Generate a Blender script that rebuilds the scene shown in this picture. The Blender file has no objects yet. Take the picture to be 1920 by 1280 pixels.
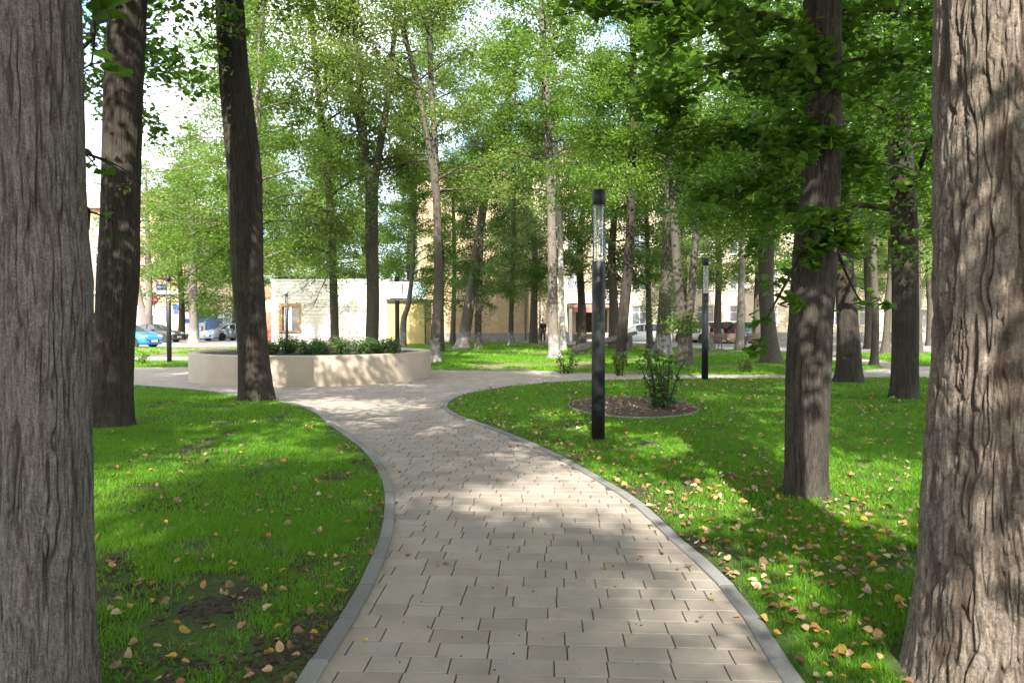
import bpy, bmesh, math, random
import numpy as np
from mathutils import Vector, Matrix
from mathutils.geometry import delaunay_2d_cdt

random.seed(7)
RNG = np.random.RandomState(11)
scene = bpy.context.scene
col = scene.collection

# ------------------------------------------------------------------ camera, sky, sun, exposure
F = 1400.0; EYE = 1.6; PITCH = math.atan(37 / F)
cam_data = bpy.data.cameras.new('camera'); cam = bpy.data.objects.new('camera', cam_data); col.objects.link(cam)
cam.location = (0, 0, EYE); cam.rotation_euler = (math.pi / 2 - PITCH, 0, 0)
cam_data.sensor_width = 36; cam_data.lens = F / 1920 * 36
cam_data.clip_start = 0.05; cam_data.clip_end = 2000
scene.camera = cam

SUN_EL = math.radians(39); SUN_AZ = math.radians(183)      # sun stands behind the viewer, a little to the left
world = bpy.data.worlds.new('World'); scene.world = world; world.use_nodes = True
wn = world.node_tree.nodes; wl = world.node_tree.links
bg = wn['Background']; bg.inputs['Strength'].default_value = 0.15
sky = wn.new('ShaderNodeTexSky'); sky.sky_type = 'NISHITA'; sky.sun_disc = False
sky.sun_elevation = SUN_EL; sky.sun_rotation = SUN_AZ; sky.dust_density = 2.0; sky.air_density = 1.0; sky.ozone_density = 1.0
# thin broken cloud over the whole sky
tc = wn.new('ShaderNodeTexCoord'); nz = wn.new('ShaderNodeTexNoise'); nz.inputs['Scale'].default_value = 2.2
nz.inputs['Detail'].default_value = 7; nz.inputs['Roughness'].default_value = 0.6
cr = wn.new('ShaderNodeValToRGB'); cr.color_ramp.elements[0].position = 0.42; cr.color_ramp.elements[1].position = 0.62
mx = wn.new('ShaderNodeMixRGB'); mx.inputs['Color2'].default_value = (8.5, 8.6, 8.8, 1)
wl.new(tc.outputs['Generated'], nz.inputs['Vector']); wl.new(nz.outputs['Fac'], cr.inputs['Fac'])
wl.new(cr.outputs['Color'], mx.inputs['Fac']); wl.new(sky.outputs['Color'], mx.inputs['Color1'])
wl.new(mx.outputs['Color'], bg.inputs['Color'])

sd = bpy.data.lights.new('sun', 'SUN'); sun = bpy.data.objects.new('sun', sd); col.objects.link(sun)
sd.energy = 4.8; sd.angle = math.radians(0.53); sd.color = (1.0, 0.94, 0.84)
sdir = Vector((math.sin(SUN_AZ) * math.cos(SUN_EL), math.cos(SUN_AZ) * math.cos(SUN_EL), math.sin(SUN_EL)))
sun.rotation_euler = sdir.to_track_quat('Z', 'Y').to_euler()

vs = scene.view_settings; vs.view_transform = 'Standard'; vs.look = 'None'; vs.gamma = 1; vs.use_curve_mapping = False
vs.exposure = 1.72
cy = scene.cycles
cy.use_denoising = True; cy.max_bounces = 10; cy.diffuse_bounces = 5; cy.transmission_bounces = 6; cy.transparent_max_bounces = 8
cy.sample_clamp_indirect = 8; cy.caustics_reflective = False; cy.caustics_refractive = False

# ------------------------------------------------------------------ helpers
def ray(px, py):
    dx = (px - 960) / F; dy = (640 - py) / F
    return (dx, math.cos(PITCH) + dy * math.sin(PITCH), -math.sin(PITCH) + dy * math.cos(PITCH))
def at(px, py, Y):
    d = ray(px, py); s = Y / d[1]
    return np.array((d[0] * s, Y, EYE + d[2] * s))
def gnd(px, py, z=0.0):
    d = ray(px, py); s = (z - EYE) / d[2]
    return np.array((d[0] * s, d[1] * s))

def link(o, parent=None):
    col.objects.link(o)
    if parent is not None: o.parent = parent
    return o
def tag(o, label, cat, group=None, kind=None):
    if label: o['label'] = label
    if cat: o['category'] = cat
    if group: o['group'] = group
    if kind: o['kind'] = kind
    return o
def empty(name, loc=(0, 0, 0), rz=0.0):
    o = bpy.data.objects.new(name, None); o.location = loc; o.rotation_euler = (0, 0, rz); o.empty_display_size = 0.2
    return link(o)
def np_mesh(name, V, F_, mat=None, smooth=False):
    """F_: one int array (n,k) or a list of such arrays"""
    if not isinstance(F_, (list, tuple)): F_ = [F_]
    F_ = [np.asarray(f, dtype=np.int32) for f in F_ if len(f)]
    me = bpy.data.meshes.new(name)
    V = np.asarray(V, dtype=np.float32)
    me.vertices.add(len(V)); me.vertices.foreach_set('co', V.ravel())
    idx = np.concatenate([f.ravel() for f in F_])
    tot = np.concatenate([np.full(len(f), f.shape[1], dtype=np.int32) for f in F_])
    st = np.zeros(len(tot), dtype=np.int32); st[1:] = np.cumsum(tot)[:-1]
    me.loops.add(len(idx)); me.loops.foreach_set('vertex_index', idx)
    me.polygons.add(len(tot)); me.polygons.foreach_set('loop_start', st)
    me.polygons.foreach_set('use_smooth', np.full(len(tot), bool(smooth), dtype=bool))
    me.update(calc_edges=True)
    if mat: me.materials.append(mat)
    return me
def add(name, me, parent=None, loc=None):
    o = bpy.data.objects.new(name, me); link(o, parent)
    if loc is not None: o.location = loc
    return o
def structure(o):
    o['kind'] = 'structure'; return o

class MB:
    """collects boxes, prisms, lathes and tubes into one mesh"""
    def __init__(s): s.v = []; s.f = []
    def raw(s, v, f):
        n = len(s.v); s.v += [tuple(p) for p in v]; s.f += [tuple(i + n for i in q) for q in f]; return s
    def box(s, x0, x1, y0, y1, z0, z1, b=0.0):
        if b <= 0:
            v = [(x, y, z) for z in (z0, z1) for y in (y0, y1) for x in (x0, x1)]
            return s.raw(v, [(0, 2, 3, 1), (4, 5, 7, 6), (0, 1, 5, 4), (2, 6, 7, 3), (0, 4, 6, 2), (1, 3, 7, 5)])
        bm = bmesh.new(); bmesh.ops.create_cube(bm, size=1)
        for q in bm.verts: q.co = ((x0 + x1) / 2 + q.co.x * (x1 - x0), (y0 + y1) / 2 + q.co.y * (y1 - y0), (z0 + z1) / 2 + q.co.z * (z1 - z0))
        bmesh.ops.bevel(bm, geom=bm.edges[:], offset=b, segments=2, profile=0.5, affect='EDGES')
        bm.verts.index_update()
        s.raw([q.co for q in bm.verts], [[q.index for q in f.verts] for f in bm.faces]); bm.free(); return s
    def lathe(s, prof, n=24, c=(0, 0, 0), cap=True):
        v = []; f = []
        for (r, z) in prof:
            for k in range(n):
                a = 2 * math.pi * k / n; v.append((c[0] + r * math.cos(a), c[1] + r * math.sin(a), c[2] + z))
        for i in range(len(prof) - 1):
            for k in range(n):
                k2 = (k + 1) % n; f.append((i * n + k, i * n + k2, (i + 1) * n + k2, (i + 1) * n + k))
        if cap:
            f.append(tuple(range(n - 1, -1, -1))); m = (len(prof) - 1) * n; f.append(tuple(range(m, m + n)))
        return s.raw(v, f)
    def tube(s, pts, r, n=8):
        rr = r if isinstance(r, (list, tuple)) else [r] * len(pts)
        V, Q = tubes([(np.array(pts, float), np.array(rr, float))], n)
        k = len(pts)
        f = [tuple(q) for q in Q] + [tuple(range(n - 1, -1, -1)), tuple(range((k - 1) * n, k * n))]
        return s.raw(V, f)
    def prism(s, poly, y0, y1):
        """polygon in xz extruded along y"""
        n = len(poly); v = [(x, y0, z) for x, z in poly] + [(x, y1, z) for x, z in poly]
        f = [tuple(range(n)), tuple(range(2 * n - 1, n - 1, -1))] + [(i, i + n, (i + 1) % n + n, (i + 1) % n) for i in range(n)]
        return s.raw(v, f)
    def build(s, name, mat, parent=None, smooth=False, loc=None, label=None):
        me = bpy.data.meshes.new(name); me.from_pydata(s.v, [], s.f); me.update()
        if smooth:
            for p in me.polygons: p.use_smooth = True
        me.materials.append(mat)
        o = add(name, me, parent, loc)
        if label: o['label'] = label
        return o

def tubes(paths, ns):
    V = []; Q = []; n = 0
    a = np.linspace(0, 2 * np.pi, ns, endpoint=False); ca, sa = np.cos(a), np.sin(a)
    for p, r in paths:
        t = np.gradient(p, axis=0); t /= np.linalg.norm(t, axis=1, keepdims=True) + 1e-9
        ref = np.where(np.abs(t[:, 2:3]) > 0.9, np.array([[1.0, 0, 0]]), np.array([[0, 0, 1.0]]))
        if np.any(np.abs(t[:, 2]) > 0.9): ref = np.tile(np.array([[0.31, 0.95, 0.02]]), (len(p), 1))
        u = np.cross(t, ref); u /= np.linalg.norm(u, axis=1, keepdims=True) + 1e-9
        w = np.cross(t, u)
        ring = p[:, None, :] + r[:, None, None] * (ca[None, :, None] * u[:, None, :] + sa[None, :, None] * w[:, None, :])
        V.append(ring.reshape(-1, 3)); k = len(p)
        i = np.arange(k - 1)[:, None] * ns; j = np.arange(ns)[None, :]; j2 = (j + 1) % ns
        Q.append(np.stack([i + j, i + j2, i + ns + j2, i + ns + j], -1).reshape(-1, 4) + n); n += k * ns
    return np.concatenate(V), np.concatenate(Q)

def vnoise(p, seed=0):
    i = np.floor(p).astype(np.int64); f = p - i; u = f * f * (3 - 2 * f)
    def h(dx, dy, dz):
        n = ((i[..., 0] + dx) * 73856093) ^ ((i[..., 1] + dy) * 19349663) ^ ((i[..., 2] + dz) * 83492791) ^ (seed * 2654435)
        n = (n ^ (n >> 13)) * 1274126177; n = n & 0x7fffffff
        n = (n ^ (n >> 15)) * 2246822 % 0x7fffffff
        return (n & 0xffff) / 65535.0
    x, y, z = u[..., 0], u[..., 1], u[..., 2]
    l = lambda a, b, t: a + (b - a) * t
    return l(l(l(h(0,0,0), h(1,0,0), x), l(h(0,1,0), h(1,1,0), x), y), l(l(h(0,0,1), h(1,0,1), x), l(h(0,1,1), h(1,1,1), x), y), z)
def fbm(p, o=4, seed=0):
    s = 0; a = 0.5; t = 0
    for k in range(o):
        s = s + a * vnoise(p * (2 ** k), seed + k * 17); t += a; a *= 0.5
    return s / t
def sstep(a, b, x):
    t = np.clip((x - a) / (b - a), 0, 1); return t * t * (3 - 2 * t)

def catmull(P, step):
    P = np.array(P, float); Q = np.vstack([2 * P[0] - P[1], P, 2 * P[-1] - P[-2]]); out = []
    for i in range(1, len(Q) - 2):
        p0, p1, p2, p3 = Q[i - 1], Q[i], Q[i + 1], Q[i + 2]
        n = max(2, int(np.linalg.norm(p2 - p1) / (step * 0.2)))
        t = np.linspace(0, 1, n, endpoint=False)[:, None]
        out.append(0.5 * ((2 * p1) + (-p0 + p2) * t + (2 * p0 - 5 * p1 + 4 * p2 - p3) * t ** 2 + (-p0 + 3 * p1 - 3 * p2 + p3) * t ** 3))
    out.append(P[-1:]); C = np.vstack(out)
    d = np.r_[0, np.cumsum(np.linalg.norm(np.diff(C, axis=0), axis=1))]
    s = np.linspace(0, d[-1], max(2, int(round(d[-1] / step)) + 1))
    return np.stack([np.interp(s, d, C[:, k]) for k in range(C.shape[1])], -1)
def inpoly(x, y, poly):
    r = np.zeros(np.shape(x), bool); n = len(poly); j = n - 1
    for i in range(n):
        xi, yi = poly[i]; xj, yj = poly[j]
        c = ((yi > y) != (yj > y)) & (x < (xj - xi) * (y - yi) / (yj - yi + 1e-12) + xi)
        r ^= c; j = i
    return r
def polydist(x, y, poly):
    d = np.full(np.shape(x), 1e9); n = len(poly)
    for i in range(n):
        a = poly[i]; b = poly[(i + 1) % n]; ab = b - a; L = ab @ ab + 1e-12
        t = np.clip(((x - a[0]) * ab[0] + (y - a[1]) * ab[1]) / L, 0, 1)
        d = np.minimum(d, np.hypot(x - a[0] - t * ab[0], y - a[1] - t * ab[1]))
    return d

# ------------------------------------------------------------------ materials
class NT:
    def __init__(s, name):
        s.m = bpy.data.materials.new(name); s.m.use_nodes = True; s.t = s.m.node_tree
        s.b = s.t.nodes['Principled BSDF']; s.out = s.t.nodes['Material Output']
    def n(s, typ, **k):
        o = s.t.nodes.new(typ)
        for a, v in k.items():
            if a in o.inputs: o.inputs[a].default_value = v
            else: setattr(o, a, v)
        return o
    def l(s, a, b): s.t.links.new(a, b)
    def noise(s, scale, vec=None, detail=4, rough=0.55, stretch=None, obj=True):
        t = s.n('ShaderNodeTexCoord'); v = t.outputs['Object']
        if not obj:
            g = s.n('ShaderNodeNewGeometry'); v = g.outputs['Position']
        if stretch:
            m = s.n('ShaderNodeMapping'); m.inputs['Scale'].default_value = stretch; s.l(v, m.inputs['Vector']); v = m.outputs['Vector']
        o = s.n('ShaderNodeTexNoise'); o.inputs['Scale'].default_value = scale; o.inputs['Detail'].default_value = detail; o.inputs['Roughness'].default_value = rough
        s.l(v, o.inputs['Vector']); return o.outputs['Fac']
    def ramp(s, fac, stops):
        r = s.n('ShaderNodeValToRGB'); e = r.color_ramp.elements
        while len(e) < len(stops): e.new(0.5)
        for q, (p, c) in zip(e, stops): q.position = p; q.color = (*c, 1) if len(c) == 3 else c
        s.l(fac, r.inputs['Fac']); return r.outputs['Color']
    def mix(s, fac, a, b, typ='MIX'):
        m = s.n('ShaderNodeMixRGB'); m.blend_type = typ
        for k, v in (('Fac', fac), ('Color1', a), ('Color2', b)):
            if isinstance(v, (int, float)): m.inputs[k].default_value = v
            elif isinstance(v, tuple): m.inputs[k].default_value = (*v, 1)
            else: s.l(v, m.inputs[k])
        return m.outputs['Color']
    def math(s, op, a, b=0.0):
        m = s.n('ShaderNodeMath'); m.operation = op
        for k, v in ((0, a), (1, b)):
            if isinstance(v, (int, float)): m.inputs[k].default_value = v
            else: s.l(v, m.inputs[k])
        return m.outputs[0]
    def bump(s, h, strength=0.3, dist=0.01):
        b = s.n('ShaderNodeBump'); b.inputs['Strength'].default_value = strength; b.inputs['Distance'].default_value = dist
        s.l(h, b.inputs['Height']); s.l(b.outputs['Normal'], s.b.inputs['Normal'])
    def done(s, color=None, rough=0.8, spec=None, metal=0.0):
        if color is not None:
            if isinstance(color, tuple): s.b.inputs['Base Color'].default_value = (*color, 1)
            else: s.l(color, s.b.inputs['Base Color'])
        s.b.inputs['Roughness'].default_value = rough; s.b.inputs['Metallic'].default_value = metal
        if spec is not None: s.b.inputs['Specular IOR Level'].default_value = spec
        return s.m

def plain(name, c, rough=0.7, var=0.12, scale=6, metal=0.0, spec=None, bump=0.0):
    t = NT(name); n = t.noise(scale, detail=5)
    lo = tuple(x * (1 - var) for x in c); hi = tuple(min(1, x * (1 + var)) for x in c)
    k = t.ramp(n, [(0.3, lo), (0.7, hi)])
    if bump: t.bump(t.noise(scale * 12, detail=4), bump, 0.004)
    return t.done(k, rough, spec, metal)

def leaf_mat(name, c1, c2, c3, transl=0.45, rough=0.5):
    """leaf blades: colour differs leaf by leaf and bough by bough"""
    t = NT(name); g = t.n('ShaderNodeNewGeometry')
    k = t.ramp(g.outputs['Random Per Island'], [(0.0, c1), (0.55, c2), (1.0, c3)])
    n = t.noise(0.55, detail=2, obj=False)
    k = t.mix(t.ramp(n, [(0.35, (0.0,) * 3), (0.7, (1.0,) * 3)]), k, t.mix(0.5, k, c3))
    d = t.n('ShaderNodeBsdfTranslucent'); t.l(t.mix(0.35, k, tuple(min(1, v * 1.6) for v in c3)), d.inputs['Color'])
    t.l(k, t.b.inputs['Base Color']); t.b.inputs['Roughness'].default_value = rough; t.b.inputs['Specular IOR Level'].default_value = 0.35
    m = t.n('ShaderNodeMixShader'); m.inputs[0].default_value = transl
    t.l(t.b.outputs[0], m.inputs[1]); t.l(d.outputs[0], m.inputs[2]); t.l(m.outputs[0], t.out.inputs['Surface'])
    return t.m

def bark_mat(name, dark, light, whitewash=0.0, moss=0.0, pale_spots=0.0, fine=1.0, inner=None):
    t = NT(name)
    v = t.noise(1.0, stretch=(26 * fine, 26 * fine, 3.2 * fine), detail=6, rough=0.65)
    k = t.ramp(v, [(0.25, dark), (0.5, tuple((a + b) / 2 for a, b in zip(dark, light))), (0.75, light)])
    big = t.noise(1.3, detail=3)
    k = t.mix(t.ramp(big, [(0.35, (0,) * 3), (0.7, (0.6,) * 3)]), k, tuple(x * 0.72 for x in light))
    v2 = t.noise(1.0, stretch=(75 * fine, 75 * fine, 13 * fine), detail=6, rough=0.75)
    k = t.mix(1.0, k, t.ramp(v2, [(0.34, (0.50, 0.47, 0.45)), (0.52, (1.0, 1.0, 1.0)), (0.68, (1.42, 1.40, 1.38))]), 'MULTIPLY')
    v3 = t.noise(110 * fine, detail=4, rough=0.75)
    k = t.mix(1.0, k, t.ramp(v3, [(0.36, (0.66, 0.65, 0.64)), (0.64, (1.25,) * 3)]), 'MULTIPLY')
    if pale_spots:
        s = t.noise(60 * fine, detail=3, rough=0.7)
        k = t.mix(t.ramp(s, [(0.62, (0,) * 3), (0.72, (pale_spots,) * 3)]), k, (0.46, 0.44, 0.40))
    if moss:
        s = t.noise(2.1, detail=5, rough=0.7)
        k = t.mix(t.ramp(s, [(0.5, (0,) * 3), (0.72, (moss,) * 3)]), k, (0.10, 0.13, 0.055))
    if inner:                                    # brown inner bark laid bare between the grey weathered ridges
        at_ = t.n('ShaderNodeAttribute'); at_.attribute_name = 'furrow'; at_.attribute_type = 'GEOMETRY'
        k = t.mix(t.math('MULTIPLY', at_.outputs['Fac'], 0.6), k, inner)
    if whitewash:
        tcn = t.n('ShaderNodeTexCoord'); sx = t.n('ShaderNodeSeparateXYZ'); t.l(tcn.outputs['Object'], sx.inputs[0])
        e = t.math('ADD', sx.outputs['Z'], t.math('MULTIPLY', t.noise(7, detail=6, rough=0.7), 1.1))
        w = t.math('LESS_THAN', e, whitewash + 0.55)
        worn = t.ramp(t.noise(7, detail=6, rough=0.75, stretch=(1, 1, 0.5)), [(0.40, (0.0,) * 3), (0.64, (0.8,) * 3)])
        k = t.mix(t.math('MULTIPLY', w, worn), k, (0.38, 0.365, 0.34))
    t.bump(t.math('ADD', v2, t.math('MULTIPLY', v3, 0.5)), 1.0, 0.014)
    return t.done(k, 0.92, 0.2)

M = {}
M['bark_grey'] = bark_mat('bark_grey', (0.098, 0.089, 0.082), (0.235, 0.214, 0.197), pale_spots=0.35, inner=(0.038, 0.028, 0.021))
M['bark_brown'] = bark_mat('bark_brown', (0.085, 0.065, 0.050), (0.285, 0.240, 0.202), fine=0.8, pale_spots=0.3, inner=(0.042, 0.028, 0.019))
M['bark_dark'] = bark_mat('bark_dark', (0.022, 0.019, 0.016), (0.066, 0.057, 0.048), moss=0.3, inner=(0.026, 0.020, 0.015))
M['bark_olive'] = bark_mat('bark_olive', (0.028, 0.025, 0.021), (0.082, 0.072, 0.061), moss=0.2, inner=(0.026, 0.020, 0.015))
M['bark_far'] = bark_mat('bark_far', (0.045, 0.039, 0.032), (0.115, 0.102, 0.086), moss=0.35)
M['bark_pale'] = bark_mat('bark_pale', (0.11, 0.095, 0.08), (0.25, 0.225, 0.195))
M['bark_wash'] = bark_mat('bark_wash', (0.050, 0.043, 0.035), (0.125, 0.110, 0.092), whitewash=0.9, moss=0.35)
M['bark_wash_pale'] = bark_mat('bark_wash_pale', (0.095, 0.082, 0.070), (0.225, 0.20, 0.175), whitewash=1.0)
M['birch'] = bark_mat('birch_bark', (0.10, 0.09, 0.08), (0.62, 0.60, 0.56), fine=0.35)
M['leaf_near'] = leaf_mat('leaf_near', (0.040, 0.110, 0.010), (0.062, 0.150, 0.013), (0.105, 0.205, 0.018), 0.5, 0.45)
M['leaf_mid'] = leaf_mat('leaf_mid', (0.055, 0.138, 0.014), (0.088, 0.190, 0.021), (0.16, 0.255, 0.030), 0.5)
M['leaf_far'] = leaf_mat('leaf_far', (0.072, 0.148, 0.026), (0.118, 0.212, 0.040), (0.215, 0.285, 0.058), 0.5)
M['leaf_blue'] = leaf_mat('leaf_blue', (0.058, 0.120, 0.030), (0.09, 0.165, 0.042), (0.14, 0.21, 0.05), 0.45)
M['leaf_shrub'] = leaf_mat('leaf_shrub', (0.022, 0.065, 0.016), (0.04, 0.095, 0.02), (0.085, 0.15, 0.03), 0.3)
M['grass'] = leaf_mat('grass_blade', (0.048, 0.175, 0.006), (0.080, 0.240, 0.009), (0.165, 0.315, 0.016), 0.4, 0.5)

def lawn_mat():
    t = NT('lawn_soil')
    a = t.noise(1.1, detail=5, obj=False); b = t.noise(34, detail=5, rough=0.7, obj=False)
    green = t.ramp(b, [(0.3, (0.036, 0.110, 0.006)), (0.7, (0.070, 0.190, 0.010))])
    soil = t.ramp(b, [(0.3, (0.030, 0.024, 0.018)), (0.7, (0.085, 0.068, 0.050))])
    k = t.mix(t.ramp(a, [(0.40, (0.0,) * 3), (0.62, (0.75,) * 3)]), soil, green)
    t.bump(b, 0.8, 0.02)
    return t.done(k, 0.95, 0.1)
M['lawn'] = lawn_mat()
def far_lawn_mat():
    t = NT('far_lawn')
    a = t.noise(0.55, detail=6, rough=0.7, obj=False); b = t.noise(14, detail=5, rough=0.75, obj=False)
    green = t.ramp(b, [(0.3, (0.045, 0.12, 0.012)), (0.7, (0.10, 0.20, 0.022))])
    dry = t.ramp(b, [(0.3, (0.13, 0.10, 0.055)), (0.7, (0.26, 0.22, 0.12))])
    k = t.mix(t.ramp(a, [(0.42, (0.0,) * 3), (0.58, (1.0,) * 3)]), dry, green)
    t.bump(b, 0.8, 0.03)
    return t.done(k, 0.95, 0.1)
M['far_lawn'] = far_lawn_mat()
def paver_mat():
    t = NT('paver'); g = t.n('ShaderNodeNewGeometry'); oi = t.n('ShaderNodeObjectInfo')
    r = t.math('FRACT', t.math('ADD', g.outputs['Random Per Island'], oi.outputs['Random']))
    k = t.ramp(r, [(0.0, (0.272, 0.232, 0.192)), (0.35, (0.312, 0.268, 0.224)), (0.7, (0.340, 0.294, 0.248)), (1.0, (0.300, 0.264, 0.228))])
    n = t.noise(2.6, detail=6, rough=0.65, obj=False)
    k = t.mix(0.55, k, t.mix(1.0, k, t.ramp(n, [(0.3, (0.62, 0.61, 0.61)), (0.62, (1.03, 1.03, 1.03))]), 'MULTIPLY'))
    f = t.noise(150, detail=3, rough=0.7, obj=False)
    k = t.mix(0.5, k, t.mix(1.0, k, t.ramp(f, [(0.35, (0.80,) * 3), (0.62, (1.1,) * 3)]), 'MULTIPLY'))
    s = t.noise(7, detail=3, rough=0.5, obj=False)
    k = t.mix(t.ramp(s, [(0.60, (0,) * 3), (0.72, (0.35,) * 3)]), k, (0.20, 0.165, 0.13))
    t.bump(f, 0.25, 0.002)
    return t.done(k, 0.85, 0.25)
M['paver'] = paver_mat()
M['joint'] = plain('joint_sand', (0.115, 0.096, 0.075), 0.95, 0.3, 12, bump=0.3)
def speck(name, c, var=0.25, sc=140, rough=0.8):
    t = NT(name); f = t.noise(sc, detail=3, rough=0.7, obj=False); n = t.noise(1.7, detail=5, obj=False)
    k = t.ramp(f, [(0.3, tuple(x * (1 - var) for x in c)), (0.7, tuple(x * (1 + var) for x in c))])
    k = t.mix(0.5, k, t.mix(1.0, k, t.ramp(n, [(0.3, (0.75,) * 3), (0.7, (1.08,) * 3)]), 'MULTIPLY'))
    t.bump(f, 0.25, 0.002); return t.done(k, rough, 0.25)
M['kerb'] = speck('kerb_concrete', (0.200, 0.197, 0.192))
_n = M['kerb'].node_tree; _oi = _n.nodes.new('ShaderNodeObjectInfo'); _r = _n.nodes.new('ShaderNodeValToRGB'); _r.color_ramp.elements[0].color = (0.78, 0.78, 0.78, 1); _r.color_ramp.elements[1].color = (1.12, 1.12, 1.1, 1)
_m = _n.nodes.new('ShaderNodeMixRGB'); _m.blend_type = 'MULTIPLY'; _m.inputs['Fac'].default_value = 1; _b = _n.nodes['Principled BSDF']; _src = _b.inputs['Base Color'].links[0].from_socket
_n.links.new(_oi.outputs['Random'], _r.inputs['Fac']); _n.links.new(_src, _m.inputs['Color1']); _n.links.new(_r.outputs['Color'], _m.inputs['Color2']); _n.links.new(_m.outputs['Color'], _b.inputs['Base Color'])
M['asphalt'] = speck('asphalt', (0.20, 0.195, 0.188), 0.2, 60)
M['dust'] = speck('dusty_ground', (0.30, 0.265, 0.215), 0.3, 30, 0.95)
M['concrete'] = speck('pale_concrete', (0.40, 0.385, 0.36), 0.15, 40)
def plaster_mat():
    t = NT('planter_plaster'); n = t.noise(1.6, detail=6, rough=0.65); f = t.noise(70, detail=4, rough=0.7)
    k = t.ramp(n, [(0.3, (0.335, 0.280, 0.218)), (0.7, (0.400, 0.342, 0.272))])
    st = t.noise(2.4, detail=5, rough=0.7, stretch=(3, 3, 0.35))
    k = t.mix(t.ramp(st, [(0.55, (0,) * 3), (0.75, (0.35,) * 3)]), k, (0.30, 0.25, 0.20))
    t.bump(f, 0.25, 0.004); return t.done(k, 0.9, 0.2)
M['plaster'] = plaster_mat()
M['soil'] = speck('dark_soil', (0.050, 0.038, 0.028), 0.5, 40, 0.95)
M['mulch'] = speck('bark_mulch', (0.075, 0.050, 0.036), 0.6, 55, 0.95)
def metal_black():
    t = NT('black_powder_coat'); n = t.noise(180, detail=2)
    t.bump(n, 0.08, 0.001); return t.done((0.013, 0.0145, 0.016), 0.48, 0.35)
M['black'] = metal_black()
def glass_mat():
    t = NT('lamp_glass'); tr = t.n('ShaderNodeBsdfTransparent'); tr.inputs['Color'].default_value = (0.93, 0.96, 0.94, 1)
    gl = t.n('ShaderNodeBsdfGlossy'); gl.inputs['Roughness'].default_value = 0.03; fr = t.n('ShaderNodeFresnel'); fr.inputs['IOR'].default_value = 1.45
    m = t.n('ShaderNodeMixShader'); t.l(fr.outputs[0], m.inputs[0]); t.l(tr.outputs[0], m.inputs[1]); t.l(gl.outputs[0], m.inputs[2]); t.l(m.outputs[0], t.out.inputs['Surface'])
    return t.m
M['glass'] = glass_mat()
def pane_mat():
    t = NT('window_pane'); n = t.noise(0.4, detail=2)
    k = t.ramp(n, [(0.35, (0.06, 0.07, 0.08)), (0.65, (0.20, 0.22, 0.23))]); return t.done(k, 0.08, 0.7)
M['pane'] = pane_mat()
def brick_mat(name, c1, c2, mortar, sx=0.26, sz=0.077):
    t = NT(name); g = t.n('ShaderNodeTexCoord'); mp = t.n('ShaderNodeMapping'); mp.inputs['Rotation'].default_value = (math.pi / 2, 0, 0)
    sp = t.n('ShaderNodeSeparateXYZ'); cb = t.n('ShaderNodeCombineXYZ'); t.l(g.outputs['Object'], sp.inputs[0])
    t.l(t.math('ADD', sp.outputs['X'], sp.outputs['Y']), cb.inputs['X']); t.l(sp.outputs['Z'], cb.inputs['Y'])
    b = t.n('ShaderNodeTexBrick'); b.inputs['Color1'].default_value = (*c1, 1); b.inputs['Color2'].default_value = (*c2, 1); b.inputs['Mortar'].default_value = (*mortar, 1)
    b.inputs['Scale'].default_value = 1; b.inputs['Brick Width'].default_value = sx; b.inputs['Row Height'].default_value = sz; b.inputs['Mortar Size'].default_value = 0.008
    t.l(cb.outputs[0], b.inputs['Vector'])
    n = t.noise(0.5, detail=6, rough=0.7)
    k = t.mix(1.0, b.outputs['Color'], t.ramp(n, [(0.3, (0.8, 0.79, 0.77)), (0.7, (1.08,) * 3)]), 'MULTIPLY')
    t.bump(b.outputs['Fac'], -0.4, 0.01); return t.done(k, 0.9, 0.2)
M['brick_yellow'] = brick_mat('yellow_brick', (0.46, 0.33, 0.19), (0.54, 0.40, 0.245), (0.42, 0.36, 0.28))
M['brick_cream'] = brick_mat('cream_brick', (0.62, 0.51, 0.36), (0.70, 0.58, 0.42), (0.58, 0.51, 0.42))
M['stucco_peach'] = plain('peach_stucco', (0.60, 0.42, 0.27), 0.9, 0.12, 1.2, bump=0.2)
M['stucco_white'] = plain('white_stucco', (0.74, 0.72, 0.68), 0.85, 0.05, 2)
M['brick_red'] = brick_mat('red_brick', (0.36, 0.18, 0.12), (0.46, 0.26, 0.18), (0.42, 0.36, 0.30))
M['plinth'] = plain('grey_plinth', (0.24, 0.23, 0.215), 0.9, 0.2, 3)
M['siding'] = plain('cream_siding', (0.54, 0.505, 0.425), 0.55, 0.05, 2.5)
M['ochre'] = plain('ochre_sheet', (0.36, 0.29, 0.11), 0.6, 0.08, 1.5)
M['brown_wood'] = plain('brown_frame', (0.34, 0.185, 0.085), 0.6, 0.2, 8)
M['white'] = plain('white_paint', (0.76, 0.76, 0.75), 0.5, 0.04, 5)
M['red_roof'] = plain('red_roof', (0.42, 0.13, 0.07), 0.7, 0.2, 4)
M['roof'] = plain('brown_roof', (0.26, 0.16, 0.12), 0.8, 0.2, 2)
M['dark'] = plain('dark_void', (0.03, 0.028, 0.027), 0.8, 0.3, 4)
M['blue_sign'] = plain('blue_sign', (0.035, 0.07, 0.36), 0.5, 0.1, 6)
M['blue_paint'] = plain('blue_booth_paint', (0.02, 0.17, 0.55), 0.4, 0.15, 3)
M['red_sign'] = plain('red_sign', (0.55, 0.03, 0.04), 0.5, 0.1, 6)
M['grey_metal'] = plain('grey_metal', (0.35, 0.36, 0.37), 0.4, 0.1, 8, 0.6)
M['bench_wood'] = plain('bench_wood', (0.13, 0.085, 0.06), 0.6, 0.3, 9)
M['rubber'] = plain('rubber', (0.02, 0.02, 0.021), 0.8, 0.2, 12)
M['rim'] = plain('wheel_rim', (0.5, 0.5, 0.51), 0.3, 0.08, 8, 0.8)
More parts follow.
